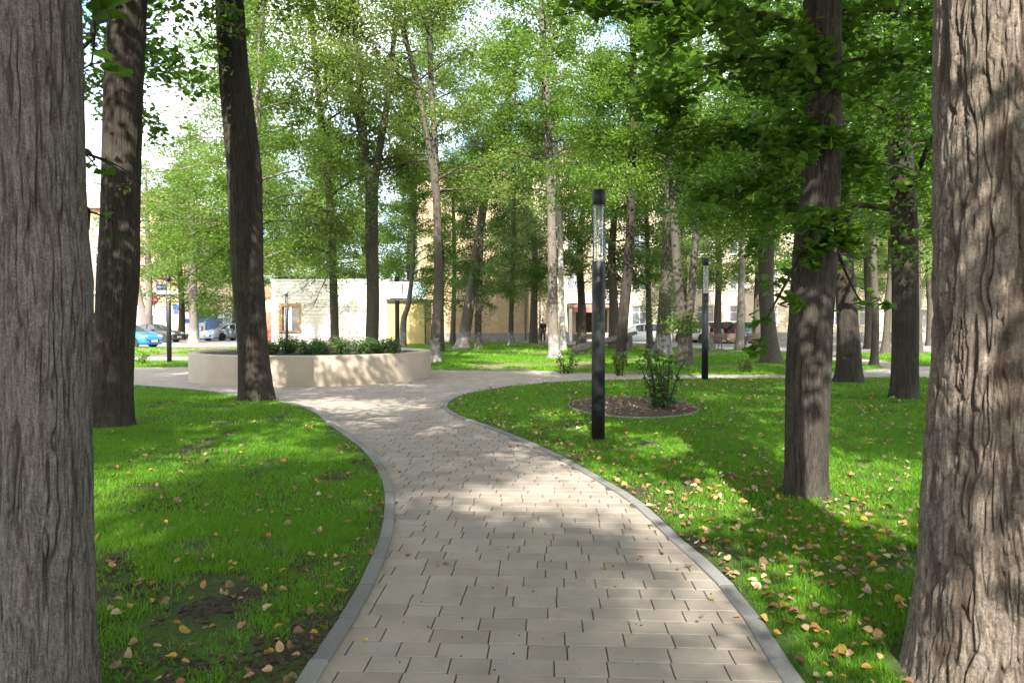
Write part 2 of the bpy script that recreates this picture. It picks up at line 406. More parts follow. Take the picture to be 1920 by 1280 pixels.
M['lamp_red'] = plain('tail_lamp', (0.45, 0.02, 0.02), 0.2, 0.1, 6)
M['lamp_clear'] = plain('head_lamp', (0.72, 0.74, 0.76), 0.12, 0.1, 6)
def carpaint(name, c):
    t = NT(name); t.b.inputs['Coat Weight'].default_value = 0.8; t.b.inputs['Coat Roughness'].default_value = 0.05
    n = t.noise(3, detail=4); k = t.ramp(n, [(0.3, tuple(x * 0.92 for x in c)), (0.7, c)])
    return t.done(k, 0.35, 0.5)
M['car_glass'] = NT('car_glass').done((0.05, 0.06, 0.07), 0.05, 0.8)

# ------------------------------------------------------------------ plan of lawns and paths (worked out on flat ground)
G = lambda L: [tuple(gnd(*p)) for p in L]
edgeA = catmull([(-1.02, -5), (-0.99, 0), (-0.96, 2.4)] + G([(560, 1277), (619, 1188), (664, 1120), (700, 1042), (717, 995), (722, 941), (716, 900),
        (688, 852), (650, 820), (615, 795), (590, 774), (560, 761), (510, 751), (445, 742), (380, 733), (245, 722), (170, 717)]) + [(-17, 21.2)], 0.25)
lawnA = np.vstack([edgeA, [(-17, -5)]])
edgeB = catmull([(1.25, -5), (1.26, 0), (1.27, 2.4)] + G([(1500, 1275), (1450, 1200), (1405, 1135), (1345, 1070), (1280, 1015), (1200, 942), (1135, 902),
        (1060, 860), (985, 825), (910, 797), (862, 780), (838, 762), (856, 746), (910, 732), (985, 722), (1110, 714), (1322, 711), (1470, 710), (1670, 708), (1760, 709)]) + [(19, 20.6)], 0.25)
lawnB = np.vstack([edgeB, [(19, -5)]])
edgeC = catmull([(-9.2, 27.4), (-7, 27.2), (-4.2, 26.2)] + G([(815, 694), (900, 694.5), (1000, 696), (1100, 699), (1200, 702), (1350, 703.5), (1480, 703), (1560, 699), (1630, 694), (1667, 689.5)]), 0.35)
edgeC2 = catmull(G([(1667, 689.5), (1640, 686), (1613, 682.6), (1560, 675), (1480, 664), (1430, 659.5), (1330, 658), (1290, 654)]) + [(9.5, 47), (3, 51), (1.0, 55.5), (-7, 55.5), (-8, 52)], 0.6)
lawnC = np.vstack([edgeC, edgeC2[1:], [(-8.2, 49), (-17, 49), (-17, 36), (-10, 35.2)]])
lawnE = np.array([(-34, 25.9), (-13.5, 25.7), (-11.4, 26.6), (-11.0, 28.6), (-12.0, 30.4), (-34, 30.8)])
lawnF = np.array([(-48, 34.4), (-17.6, 34.2), (-17.4, 44), (-22, 44.8), (-48, 45)])
lawnG = np.array(list(catmull(G([(1560, 668), (1615, 672.5), (1649, 676), (1672, 679), (1718, 684), (1760, 687)]) + [(24, 26.5)], 0.5)) + [(24, 37.5), (16.5, 37.5)])
planterC = np.array((-5.75, 21.7)); planterR = 3.37
bedC = np.array((2.2, 13.7)); bedR = (1.15, 1.65)
LAWNS = {'left': lawnA, 'right': lawnB, 'middle': lawnC, 'strip': lawnE, 'verge': lawnF, 'corner': lawnG}
MOUND = {'left': 0.035, 'right': 0.03, 'middle': 0.05, 'strip': 0.03, 'verge': 0.03, 'corner': 0.04}
def lawn_h(x, y, key, d=None):
    if d is None: d = polydist(x, y, LAWNS[key])
    p = np.stack([x * 0.9, y * 0.9, 0 * x], -1)
    return 0.012 + MOUND[key] * sstep(0, 1.6, d) + 0.028 * (fbm(p, 3, 5) - 0.5) * sstep(0.02, 0.4, d)
def ground_h(x, y):
    for k, P in LAWNS.items():
        if inpoly(np.array([x]), np.array([y]), P)[0]: return float(lawn_h(np.array([x]), np.array([y]), k)[0])
    return 0.0

# ground to the horizon, bedding under the paving
structure(MB().raw([(-600, -200, -0.16), (600, -200, -0.16), (600, 900, -0.16), (-600, 900, -0.16)], [(0, 1, 2, 3)]).build('ground', M['dust']))
path = structure(MB().raw([(-30, -6, -0.014), (26, -6, -0.014), (26, 60, -0.014), (-30, 60, -0.014)], [(0, 1, 2, 3)]).build('path', M['joint']))

def lawn_mesh(key, mat, step):
    P = LAWNS[key]; x0, y0 = P.min(0); x1, y1 = P.max(0)
    gx, gy = np.meshgrid(np.arange(x0, x1, step), np.arange(y0, y1, step)); gx = gx.ravel() + 0.013; gy = gy.ravel() + 0.007
    m = inpoly(gx, gy, P); gx, gy = gx[m], gy[m]
    d = polydist(gx, gy, P); m = d > step * 0.45; gx, gy = gx[m], gy[m]
    pts = [Vector(p) for p in P] + [Vector(p) for p in zip(gx, gy)]
    n = len(P); vv, ee, ff, *_ = delaunay_2d_cdt(pts, [(i, (i + 1) % n) for i in range(n)], [], 1, 1e-5)
    a = np.array([(v.x, v.y) for v in vv]); z = lawn_h(a[:, 0], a[:, 1], key)
    V = np.c_[a, z]
    sk = np.c_[P, np.full(n, -0.03)]
    base = len(V)
    top = np.c_[P, np.full(n, 0.012)]
    V = np.vstack([V, top, sk]); i = np.arange(n); j = (i + 1) % n
    quads = np.stack([base + i, base + j, base + n + j, base + n + i], -1)
    me = np_mesh('lawn', V, [np.array([list(f) for f in ff if len(f) == 3]), quads], mat, True)
    return structure(add('lawn', me))
for k in LAWNS:
    near = k in ('left', 'right')
    lawn_mesh(k, M['lawn'] if near else M['far_lawn'], 0.22 if near else 0.8)

# sheets beyond the park
def sheet(name, poly, z, mat):
    return structure(MB().raw([(x, y, z) for x, y in poly], [tuple(range(len(poly)))]).build(name, mat))
sheet('footpath', [(-48, 30.95), (-11.8, 30.6), (-10.4, 33.2), (-17.4, 34.1), (-48, 34.3)], -0.006, M['concrete'])
sheet('road', [(-120, 45.4), (-22.2, 45.2), (-17.3, 49.2), (-17.3, 60.2), (-30, 120), (-60, 120), (-120, 74)], -0.010, M['asphalt'])
sheet('driveway', [(9.8, 47.2), (13, 42.6), (17, 40.6), (60, 38), (60, 60), (1.6, 60), (1.6, 56)], -0.006, M['asphalt'])

# ------------------------------------------------------------------ pavers
def paver_arrays(cx, cy, L, W, ang, zt):
    """bevelled slabs: 12 vertices, 9 quads each"""
    n = len(cx); c = 0.003; jt = 0.0032
    hx = L / 2 - jt; hy = np.full(n, W / 2 - jt)
    s = np.array([(-1, -1), (1, -1), (1, 1), (-1, 1)], float)
    V = np.zeros((n, 12, 3))
    for r, (ins, dz) in enumerate(((c, 0.0), (0, -c), (0, -0.05))):
        V[:, r * 4:r * 4 + 4, 0] = s[None, :, 0] * (hx - ins)[:, None]; V[:, r * 4:r * 4 + 4, 1] = s[None, :, 1] * (hy - ins)[:, None]
        V[:, r * 4:r * 4 + 4, 2] = (zt + dz)[:, None]
    ca, sa = math.cos(ang), math.sin(ang)
    X = V[..., 0] * ca - V[..., 1] * sa + cx[:, None]; Y = V[..., 0] * sa + V[..., 1] * ca + cy[:, None]
    V[..., 0], V[..., 1] = X, Y
    q = [(0, 1, 2, 3)] + [(r * 4 + (k + 1) % 4, r * 4 + k, r * 4 + 4 + k, r * 4 + 4 + (k + 1) % 4) for r in (0, 1) for k in range(4)]
    q = np.array(q); Fq = (q[None] + (np.arange(n) * 12)[:, None, None]).reshape(-1, 4)
    return V.reshape(-1, 3), Fq
ANG = math.radians(-3.0); ROW = 0.163
rs = np.random.RandomState(3); cx = []; cyy = []; LL = []
lens = np.array([0.192, 0.247, 0.297])
for r in range(-10, 270):
    v = r * ROW; u = -17 + rs.rand() * 0.3
    while u < 22:
        k = rs.choice(3, p=[0.34, 0.33, 0.33]); L = lens[k]; u += L / 2
        cx.append(u * math.cos(ANG) - v * math.sin(ANG)); cyy.append(u * math.sin(ANG) + v * math.cos(ANG)); LL.append(k); u += L / 2
cx = np.array(cx); cyy = np.array(cyy); LL = np.array(LL)
keep = (cyy > 1.6) & (cyy < 36) & (np.abs(cx) < cyy * 0.76 + 1.2) & (cx > -16.5) & (cx < 19)
keep &= ~((cyy > 27.2) & (cx < 9.5))
cx, cyy, LL = cx[keep], cyy[keep], LL[keep]
pav = np.ones(len(cx), bool)
for k, P in LAWNS.items():
    ins = inpoly(cx, cyy, P); pav &= ~(ins & (polydist(cx, cyy, P) > 0.02))
pav &= np.hypot(cx - planterC[0], cyy - planterC[1]) > planterR - 0.1
pav &= ~((cyy > 23.6) & (cx < 9) & (cx > -12) & (np.hypot(cx - planterC[0], cyy - planterC[1]) > 6.5) & inpoly(cx, cyy, lawnC))
cx, cyy, LL = cx[pav], cyy[pav], LL[pav]
zt = rs.normal(0, 0.0006, len(cx))
infr = (cyy > 3.2) & (np.abs(cx) < cyy * 0.70)
order = np.argsort(np.where(infr, cyy, 1e9))[:300]
single = np.zeros(len(cx), bool); single[order] = True
pm = []
for k in range(3):
    V, Q = paver_arrays(np.zeros(1), np.zeros(1), lens[k:k + 1], ROW, 0.0, np.zeros(1)); pm.append(np_mesh('paver', V, Q, M['paver']))
for i in order:
    o = bpy.data.objects.new('paver', pm[LL[i]]); o.location = (cx[i], cyy[i], zt[i])
    o.rotation_euler = (rs.normal(0, 0.002), rs.normal(0, 0.002), ANG + rs.normal(0, 0.004)); link(o, path)
V, Q = paver_arrays(cx[~single], cyy[~single], lens[LL[~single]], ROW, ANG, zt[~single])
o = add('paver_field', np_mesh('paver_field', V, Q, M['paver']), path); o['kind'] = 'stuff'

# kerb stones along the lawn edges: short straight lengths that follow the curve
def kerb(edge, mirror, step, width, lo=1.2):
    root = None
    C = catmull(edge, step)
    t = np.gradient(C, axis=0); t /= np.linalg.norm(t, axis=1, keepdims=True)
    nrm = np.stack([t[:, 1], -t[:, 0]], -1) * mirror
    kr = structure(empty('kerb', (C[0][0], C[0][1], 0)))
    org = np.array((C[0][0], C[0][1], 0))
    for i in range(len(C) - 1):
        if C[i + 1][1] < lo: continue
        g = 0.0045 / np.linalg.norm(C[i + 1] - C[i]); a = C[i] + (C[i + 1] - C[i]) * g; b = C[i + 1] - (C[i + 1] - C[i]) * g
        top = 0.021 + rs.normal(0, 0.0012); c = 0.006
        pr = [(-0.004, -0.08), (-0.004, top - c), (c, top), (width - c, top), (width, top - c), (width, -0.08)]
        V = [(*(p + n_ * w_), z) for p, n_ in ((a, nrm[i]), (b, nrm[i + 1])) for w_, z in pr]
        V = [np.array(v) - org for v in V]
        f = [(k, k + 1, k + 7, k + 6) for k in range(5)] + [(0, 1, 2, 3, 4, 5), (11, 10, 9, 8, 7, 6)]
        MB().raw(V, f).build('kerb_stone', M['kerb'], kr)
kerb(edgeA[:-6], 1, 0.5, 0.085)
kerb(edgeB[:-6], -1, 0.5, 0.085)
kerb(edgeC, 1, 0.9, 0.085)

# ------------------------------------------------------------------ trees
def leaf_arrays(c, rng, size, shape='quad', tilt=0.55, droop=0.25, up=None):
    """leaf blades folded along the midrib"""
    n = len(c)
    nrm = rng.normal(0, tilt, (n, 3)); nrm[:, 2] += 1.0
    nrm /= np.linalg.norm(nrm, axis=1, keepdims=True)
    a = rng.rand(n) * 2 * np.pi
    d = np.stack([np.cos(a), np.sin(a), -droop * rng.rand(n) * 2], -1)
    d -= nrm * np.sum(d * nrm, 1, keepdims=True); d /= np.linalg.norm(d, axis=1, keepdims=True) + 1e-9
    w = np.cross(nrm, d)
    s = size * (0.65 + 0.7 * rng.rand(n))
    if shape == 'quad':
        L = [(-0.5, 0, 0), (0.0, 0.40, 0.10), (0.55, 0, -0.04), (0.0, -0.40, 0.10)]; faces = [(0, 2, 1), (0, 3, 2)]
    else:
        L = [(-0.45, 0, 0), (-0.52, 0.22, 0.05), (-0.28, 0.44, 0.10), (0.05, 0.42, 0.10), (0.33, 0.22, 0.04), (0.62, 0, -0.10),
             (0.33, -0.22, 0.04), (0.05, -0.42, 0.10), (-0.28, -0.44, 0.10), (-0.52, -0.22, 0.05)]
        faces = [(0, 5, 4, 3, 2, 1), (0, 9, 8, 7, 6, 5)]
    L = np.array(L); k = len(L)
    V = c[:, None, :] + s[:, None, None] * (L[None, :, 0:1] * d[:, None, :] + L[None, :, 1:2] * w[:, None, :] + L[None, :, 2:3] * nrm[:, None, :])
    Fq = (np.array(faces)[None] + (np.arange(n) * k)[:, None, None]).reshape(-1, len(faces[0]))
    return V.reshape(-1, 3), Fq

def grow(rng, axis, h0, H, R, nlimb, nleaf, lift=0.55, sag=0.5, sub=6, spread=0.40, rbase=0.05, low=1.0):
    """limbs leave the stem axis(h), carry side twigs; leaves gather round the twigs"""
    limbs = []; twigs = []
    for i in range(nlimb):
        t = (i + rng.rand() * 0.8) / nlimb; h = h0 + (H - h0) * t ** 0.9 * 0.94
        L = R * (0.5 + 0.5 * math.sin(math.pi * min(1.0, 0.22 * low + t * 0.95))) * (1 - 0.45 * t * t) * (0.7 + 0.5 * rng.rand())
        az = i * 2.399963 + rng.normal(0, 0.35); u = np.array((math.cos(az), math.sin(az), 0))
        e = lift * (0.6 + 0.7 * t) + rng.normal(0, 0.12)
        s = np.linspace(0, 1, 6)
        p = axis(h)[None] + (u[None] * (s * L * math.cos(e))[:, None]); p[:, 2] += s * L * math.sin(e) - sag * L * 0.5 * s ** 2 * (1 - 0.6 * t)
        p += rng.normal(0, 0.05 * L ** 0.5, p.shape) * s[:, None]
        limbs.append((p, np.linspace(max(0.018, rbase * (1 - 0.6 * t)), 0.008, 6)))
        for k in range(sub):
            f = 0.28 + 0.72 * (k + rng.rand()) / sub; q = np.array([np.interp(f, s, p[:, m]) for m in range(3)])
            l2 = L * (0.20 + 0.25 * rng.rand()) * (1.15 - 0.4 * f) + 0.25
            az2 = az + rng.choice((-1, 1)) * (0.5 + 0.8 * rng.rand()); e2 = rng.normal(0.10, 0.35)
            ss = np.linspace(0, 1, 4); dv = np.array((math.cos(az2) * math.cos(e2), math.sin(az2) * math.cos(e2), math.sin(e2)))
            tw = q[None] + dv[None] * (ss * l2)[:, None]; tw[:, 2] -= sag * 0.45 * l2 * ss ** 2
            twigs.append((tw, np.linspace(0.010, 0.004, 4)))
    ln = np.array([np.linalg.norm(t[0][-1] - t[0][0]) for t in twigs]); w = ln * (0.35 + 1.3 * rng.rand(len(ln))); w /= w.sum()
    idx = rng.choice(len(twigs), nleaf, p=w)
    T = np.stack([t[0] for t in twigs]); f = rng.rand(nleaf) ** 0.7 * 3; i0 = np.minimum(f.astype(int), 2); fr = (f - i0)[:, None]
    c = T[idx, i0] * (1 - fr) + T[idx, i0 + 1] * fr
    sg = spread * (0.55 + 0.6 * rng.rand(len(ln)))[idx][:, None]
    c = c + rng.normal(0, 1, (nleaf, 3)) * sg * np.array((1, 1, 0.6)); c[:, 2] -= np.abs(rng.normal(0, 0.08, nleaf))
    return limbs, twigs, c

def px_path(L, Y):
    """stem given as (px, py, width in px) at distance Y, base first -> points and radii"""
    P = []; R = []
    for q in L:
        y = Y if len(q) < 4 else q[3]
        p = at(q[0], q[1], y); P.append(p); R.append(q[2] / 2 * y / F)
    return np.array(P), np.array(R)
def refine(P, R, n):
    d = np.r_[0, np.cumsum(np.linalg.norm(np.diff(P, axis=0), axis=1))]
    C = catmull(np.c_[P, R], max(d[-1] / n, 0.02)); s = np.r_[0, np.cumsum(np.linalg.norm(np.diff(C[:, :3], axis=0), axis=1))]
    t = np.linspace(0, s[-1], n)
    return np.stack([np.interp(t, s, C[:, k]) for k in range(3)], -1), np.interp(t, s, C[:, 3])

def trunk_arrays(P, R, ns, nv, amp, seed, flare=0.35, style='ridge', freq=1.0, vis=None, face=None):
    """round stem with real furrows in its bark"""
    if vis is None: P, R = refine(P, R, nv)
    else:                                        # rows close together where the stem can be seen, wide apart high up
        P, R = refine(P, R, 400); zz_ = P[:, 2]; hv = min(vis, zz_[-1] - 0.5)
        q = np.r_[np.linspace(zz_[0], hv, nv - 14, endpoint=False), np.linspace(hv, zz_[-1], 14)]
        R = np.interp(q, zz_, R); P = np.stack([np.interp(q, zz_, P[:, 0]), np.interp(q, zz_, P[:, 1]), q], -1)
    a = np.linspace(0, 2 * np.pi, ns, endpoint=False)
    if face is not None: a = face + np.pi + a + 0.55 * np.sin(a)      # more columns on the side towards the path
    z = P[:, 2]; h = z - z[0]
    A, Z = np.meshgrid(a, h); rad = np.repeat(R[:, None], ns, 1)
    rm = float(np.median(R)); k = freq * rm / 0.028
    c = np.stack([np.cos(A) * k, np.sin(A) * k, Z * 3.0 * freq], -1)
    lump = (fbm(np.stack([np.cos(A) * 1.1, np.sin(A) * 1.1, Z * 0.8], -1) + seed, 3, seed) - 0.5) * 0.16 * rm
    if amp > 0:
        wob = np.stack([fbm(c * np.array((0.5, 0.5, 1.0)) + 9, 2, seed + 3), fbm(c * np.array((0.5, 0.5, 1.0)) + 31, 2, seed + 4), 0 * A], -1) - 0.5
        wob[..., 2] = 0
        if style == 'plate':
            n1 = vnoise(c * np.array((0.60, 0.60, 0.62)) + wob * 2.2, seed); n2 = vnoise(c * np.array((1.1, 1.1, 1.7)) + wob * 2.6 + 50, seed + 1)
            w1 = 0.05 + 0.09 * vnoise(c * 0.5 + 21, seed + 9)
            cr1 = 1 - sstep(0.25 * w1, w1, np.abs(n1 - 0.5)); cr2 = (1 - sstep(0.02, 0.07, np.abs(n2 - 0.5))) * sstep(0.35, 0.6, fbm(c * 0.5 + 5, 2, seed + 8))
            n3 = vnoise(np.stack([np.cos(A) * k * 0.7, np.sin(A) * k * 0.7, Z * 17], -1) + wob * 1.5, seed + 2); cr3 = (1 - sstep(0.0, 0.08, np.abs(n3 - 0.5))) * sstep(0.42, 0.54, fbm(c * 0.6, 2, seed + 18))
            d = -amp * (0.9 * cr1 + 0.6 * cr2 + 0.45 * cr3) + amp * 1.2 * (fbm(c * np.array((1.0, 1.0, 1.6)), 4, seed + 5) - 0.5) + amp * 0.6 * (vnoise(c * np.array((2.2, 2.2, 5.0)), seed + 25) - 0.5)
            cr2 = np.maximum(cr2 * 0.9, 0.6 * cr3)
        else:
            n1 = vnoise(c * np.array((0.62, 0.62, 0.42)) + wob * 1.8, seed); n2 = vnoise(c * np.array((1.05, 1.05, 0.62)) + wob * 1.9 + 50, seed + 1)
            msk = sstep(0.3, 0.6, vnoise(c * np.array((0.5, 0.5, 0.7)) + 77, seed + 6)); msk2 = sstep(0.4, 0.6, vnoise(c * np.array((0.6, 0.6, 0.9)) + 177, seed + 16))
            cr1 = (1 - sstep(0.02, 0.095, np.abs(n1 - 0.5))) * (0.3 + 0.7 * msk); cr2 = (1 - sstep(0.02, 0.085, np.abs(n2 - 0.5))) * msk2
            d = -amp * (cr1 + 0.6 * cr2) + amp * 0.9 * (fbm(c * np.array((1.3, 1.3, 1.6)), 4, seed + 5) - 0.5)
    else: d = 0
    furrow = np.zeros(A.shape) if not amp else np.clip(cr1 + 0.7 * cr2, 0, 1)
    fl = flare * np.exp(-np.clip(Z, 0, None) / (0.9 * rm + 0.12)) * rm * (0.55 + 0.9 * vnoise(np.stack([np.cos(A) * 1.6, np.sin(A) * 1.6, 0 * A], -1) + seed, seed + 7))
    rad = rad + lump + d + fl
    V = np.stack([P[:, None, 0] + rad * np.cos(A), P[:, None, 1] + rad * np.sin(A), np.repeat(z[:, None], ns, 1)], -1).reshape(-1, 3)
    i = np.arange(nv - 1)[:, None] * ns; j = np.arange(ns)[None]; j2 = (j + 1) % ns
    Q = np.stack([i + j, i + j2, i + ns + j2, i + ns + j], -1).reshape(-1, 4)
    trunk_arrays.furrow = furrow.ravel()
    return V, Q

TRUNKS = []          # (x, y, radius) so that grass keeps clear
def tree(name, label, px, Y, H=17, bark='bark_far', stems=(), crown=None, wash=False, ivy=0, sprays=(), res=None, flare=0.35, group=None, seed=0, style='ridge', freq=1.0, leafmat='leaf_mid', amp=None, shared=None):
    rng = np.random.RandomState(seed + 100)
    P, R = px_path(px, Y)
    gz = ground_h(P[0][0], P[0][1]); P[0][2] = gz - 0.05
    base = np.array((P[0][0], P[0][1], gz)); TRUNKS.append((base[0], base[1], R[0] * 1.15))
    dirn = (P[-1] - P[-2]); dirn /= np.linalg.norm(dirn)
    if not stems and P[-1][2] < H:              # carry the stem on above the picture
        ext = []
        for k in range(1, 4):
            h = P[-1][2] + (H - P[-1][2]) * k / 3; g = (h - P[-1][2]) / max(0.2, dirn[2])
            ext.append(P[-1] + np.array((dirn[0] * 0.5, dirn[1] * 0.5, dirn[2])) * g)
        RR = np.r_[R, R[-1] * np.array((0.72, 0.45, 0.12))]; PP = np.vstack([P, ext])
    else: PP, RR = P, R
    t = empty(name, tuple(base)); tag(t, label, 'tree', group)
    ns, nv, am = res or (18, 60, 0.0)
    if amp is not None: am = amp
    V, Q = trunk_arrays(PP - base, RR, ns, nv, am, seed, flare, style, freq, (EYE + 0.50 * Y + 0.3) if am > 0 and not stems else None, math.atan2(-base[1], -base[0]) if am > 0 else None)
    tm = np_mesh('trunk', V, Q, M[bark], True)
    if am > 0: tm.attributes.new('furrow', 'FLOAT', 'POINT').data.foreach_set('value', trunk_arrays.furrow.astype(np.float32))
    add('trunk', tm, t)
    tops = []
    for s in stems:
        SP, SR = px_path(s, Y); d2 = SP[-1] - SP[-2]; d2 /= np.linalg.norm(d2)
        if SP[-1][2] < H * 0.9:
            g = (H * 0.95 - SP[-1][2]) / max(0.3, d2[2])
            SP = np.vstack([SP, SP[-1] + d2 * g * np.array((0.6, 1, 1)) * 0.5, SP[-1] + d2 * g * np.array((0.5, 1, 1))]); SR = np.r_[SR, SR[-1] * 0.6, SR[-1] * 0.2]
        SPr, SRr = refine(SP, SR, 30); V, Q = tubes([(SPr - base, SRr)], 14)
        add('stem', np_mesh('stem', V, Q, M[bark], True), t); tops.append(SPr)
    line = PP if not tops else None
    if crown and not stems and seed != 26:       # one of the shared crowns, sized to this tree
        hh = crown[0]; q = refine(PP, RR, 60)[0]; q = np.array([np.interp(hh + 3, q[:, 2], q[:, m]) for m in (0, 1)])
        put_canopy(t, FARCAN[seed % 5], (q[0] - base[0], q[1] - base[1], hh - base[2]), seed * 1.7, (crown[1] / 3.5, crown[1] / 3.5, (H - hh) / 12.0), leafmat)
    elif crown:
        h0, R_, nl, nleaf, lsz = crown[:5]; kw = crown[5] if len(crown) > 5 else {}
        lines = [refine(PP, RR, 40)[0]] if not tops else tops
        limbs = []; twigs = []; cs = []
        for q in lines:
            ax = lambda h, q=q: np.array((np.interp(h, q[:, 2], q[:, 0]), np.interp(h, q[:, 2], q[:, 1]), h))
            a, b, c = grow(rng, ax, max(h0, q[0][2] + 0.3), H, R_, max(4, nl // len(lines)), nleaf // len(lines), **kw)
            cs.append(c)
            V, Q = tubes([(p - base, r) for p, r in a], 5); V2, Q2 = tubes([(p - base, r) for p, r in b], 3)
            add('limbs', np_mesh('limbs', np.vstack([V, V2]), [np.vstack([Q, Q2 + len(V)])], M[bark], True), t)['kind'] = 'stuff'
        c = np.vstack(cs); V, Ff = leaf_arrays(c - base, rng, lsz)
        add('crown', np_mesh('crown', V, Ff, M[leafmat]), t)
    if shared is not None:                       # big canopy of the near trees, above the picture
        top = refine(PP, RR, 60)[0]; hh = shared[0]
        q = np.array([np.interp(hh, top[:, 2], top[:, m]) for m in (0, 1)])
        sc = shared[2]; put_canopy(t, shared[4] if len(shared) > 4 else CANOPY, (q[0] - base[0], q[1] - base[1], hh - base[2]), shared[1], (sc, sc, shared[3] if len(shared) > 3 else sc), shared[5] if len(shared) > 5 else 'leaf_near')
    if ivy:
        q = refine(PP, RR, 60)[0]; m = q[:, 2] < ivy[1]
        qq = q[m]; n = ivy[0]; i = rng.randint(0, len(qq), n); c = qq[i] + rng.normal(0, 1, (n, 3)) * np.array((ivy[2], ivy[2], 0.18))
        c = c[c[:, 2] > ivy[3]]
        V, Ff = leaf_arrays(c - base, rng, 0.085, tilt=1.2)
        add('ivy', np_mesh('ivy', V, Ff, M['leaf_blue' if len(ivy) < 5 else ivy[4]]), t)
    for sp in sprays:
        pts, n, sig, lsz = sp[:4]; mt = sp[4] if len(sp) > 4 else 'leaf_near'
        S = np.array([at(*p) for p in pts]); S = catmull(S, 0.2)
        tw = []; L = len(S)
        for k in range(max(3, int(L * 0.9))):
            i0 = rng.randint(int(L * 0.12), L); az = rng.rand() * 2 * np.pi; l2 = sig * (1.0 + 1.4 * rng.rand())
            d = np.array((math.cos(az), math.sin(az), rng.normal(-0.15, 0.3))); s = np.linspace(0, 1, 4)
            q = S[i0][None] + d[None] * (s * l2)[:, None]; q[:, 2] -= 0.25 * l2 * s ** 2; tw.append((q, np.linspace(0.006, 0.002, 4)))
        V, Q = tubes([(S - base, np.linspace(0.020, 0.005, L))], 6); V2, Q2 = tubes([(p - base, r) for p, r in tw], 3)
        b = add('branch', np_mesh('branch', np.vstack([V, V2]), np.vstack([Q, Q2 + len(V)]), M['bark_dark'], True), t)
        T = np.stack([x[0] for x in tw]); idx = rng.randint(0, len(tw), n); f = rng.rand(n) ** 0.8 * 3; i0 = np.minimum(f.astype(int), 2); fr = (f - i0)[:, None]
        c = T[idx, i0] * (1 - fr) + T[idx, i0 + 1] * fr + rng.normal(0, 1, (n, 3)) * np.array((0.07, 0.07, 0.05)) * (sig / 0.3)
        V, Ff = leaf_arrays(c - base, rng, lsz, 'heart' if lsz > 0.078 else 'quad', tilt=0.4, droop=0.5)
        add('foliage', np_mesh('foliage', V, Ff, M[mt]), b)
    return t

# canopies shared by several trees (same mesh, turned, sized and coloured differently)
def canopy(seed, Hc, Rc, nl, nleaf, lsz, bark, **kw):
    r = np.random.RandomState(seed)
    lim, twg, cc = grow(r, lambda h: np.array((0.0, 0.0, h)), 0.0, Hc, Rc, nl, nleaf, **kw)
    V, Q = tubes(lim, 6); V2, Q2 = tubes(twg, 3); V3, F3 = leaf_arrays(cc, r, lsz)
    return (np_mesh('canopy_limbs', np.vstack([V, V2]), np.vstack([Q, Q2 + len(V)]), M[bark], True), np_mesh('canopy_leaves', V3, F3, M['leaf_near']))
CANOPY = canopy(5, 12.0, 5.0, 28, 36000, 0.13, 'bark_dark', lift=0.6, sag=0.45, sub=7, spread=0.36, rbase=0.09, low=2.2)
MIDCAN = canopy(6, 13.0, 4.6, 38, 60000, 0.092, 'bark_dark', lift=0.55, sag=0.6, sub=7, spread=0.40, rbase=0.07, low=2.2)
FARCAN = [canopy(7 + k, 12.0, 3.6, 36, 30000, 0.122, 'bark_far', lift=0.55, sag=0.6, sub=7, spread=0.40, rbase=0.06, low=2.0) for k in range(5)]
def put_canopy(t, cm, loc, rz, sc, leafmat):
    for nm, me in (('limbs', cm[0]), ('crown', cm[1])):
        o = add(nm, me, t); o.location = loc; o.rotation_euler = (0, 0, rz); o.scale = sc
        o['kind'] = 'stuff'
        if nm == 'crown': o.material_slots[0].link = 'OBJECT'; o.material_slots[0].material = M[leafmat]

tree('linden_tree', 'thick grey furrowed tree trunk cut off by the left picture edge', [(86, 1348, 190), (87, 1280, 168), (87, 1100, 164), (86, 900, 161), (85, 700, 160), (84, 590, 164), (82, 520, 165), (76, 440, 162), (70, 300, 158), (64, 100, 160), (60, 0, 160), (45, -500, 150)], 3.0,
     H=19, bark='bark_grey', res=(260, 380, 0.010), flare=0.12, seed=1, style='ridge', freq=1.75, shared=(6.0, 0.3, 1.0),
     sprays=[([(110, -140, 3.1), (165, -40, 3.9), (178, 60, 4.3), (172, 120, 4.4)], 70, 0.16, 0.105), ([(150, 290, 3.15), (165, 283, 3.6), (178, 300, 3.9)], 12, 0.1, 0.05), ([(160, 395, 3.1), (166, 430, 3.3)], 8, 0.06, 0.05)])
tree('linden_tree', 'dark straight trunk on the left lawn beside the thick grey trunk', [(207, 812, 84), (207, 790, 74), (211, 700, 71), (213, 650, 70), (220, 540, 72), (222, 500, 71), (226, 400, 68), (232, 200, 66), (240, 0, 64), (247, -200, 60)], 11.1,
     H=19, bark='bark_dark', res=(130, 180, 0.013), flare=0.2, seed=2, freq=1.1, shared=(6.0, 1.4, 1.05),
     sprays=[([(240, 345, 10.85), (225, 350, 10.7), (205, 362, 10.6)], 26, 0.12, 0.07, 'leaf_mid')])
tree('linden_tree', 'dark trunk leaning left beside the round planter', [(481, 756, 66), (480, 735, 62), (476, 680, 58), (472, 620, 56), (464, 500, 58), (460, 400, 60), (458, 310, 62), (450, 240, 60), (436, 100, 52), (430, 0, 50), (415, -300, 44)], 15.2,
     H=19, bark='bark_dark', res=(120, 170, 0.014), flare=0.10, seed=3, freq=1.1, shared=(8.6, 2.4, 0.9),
     sprays=[([(432, -80, 15.1), (405, -20, 14.6), (395, 40, 14.3), (400, 80, 14.2)], 260, 0.35, 0.085, 'leaf_mid'), ([(440, -70, 15), (500, -20, 14.6), (560, 10, 14.4)], 320, 0.35, 0.085, 'leaf_mid')])
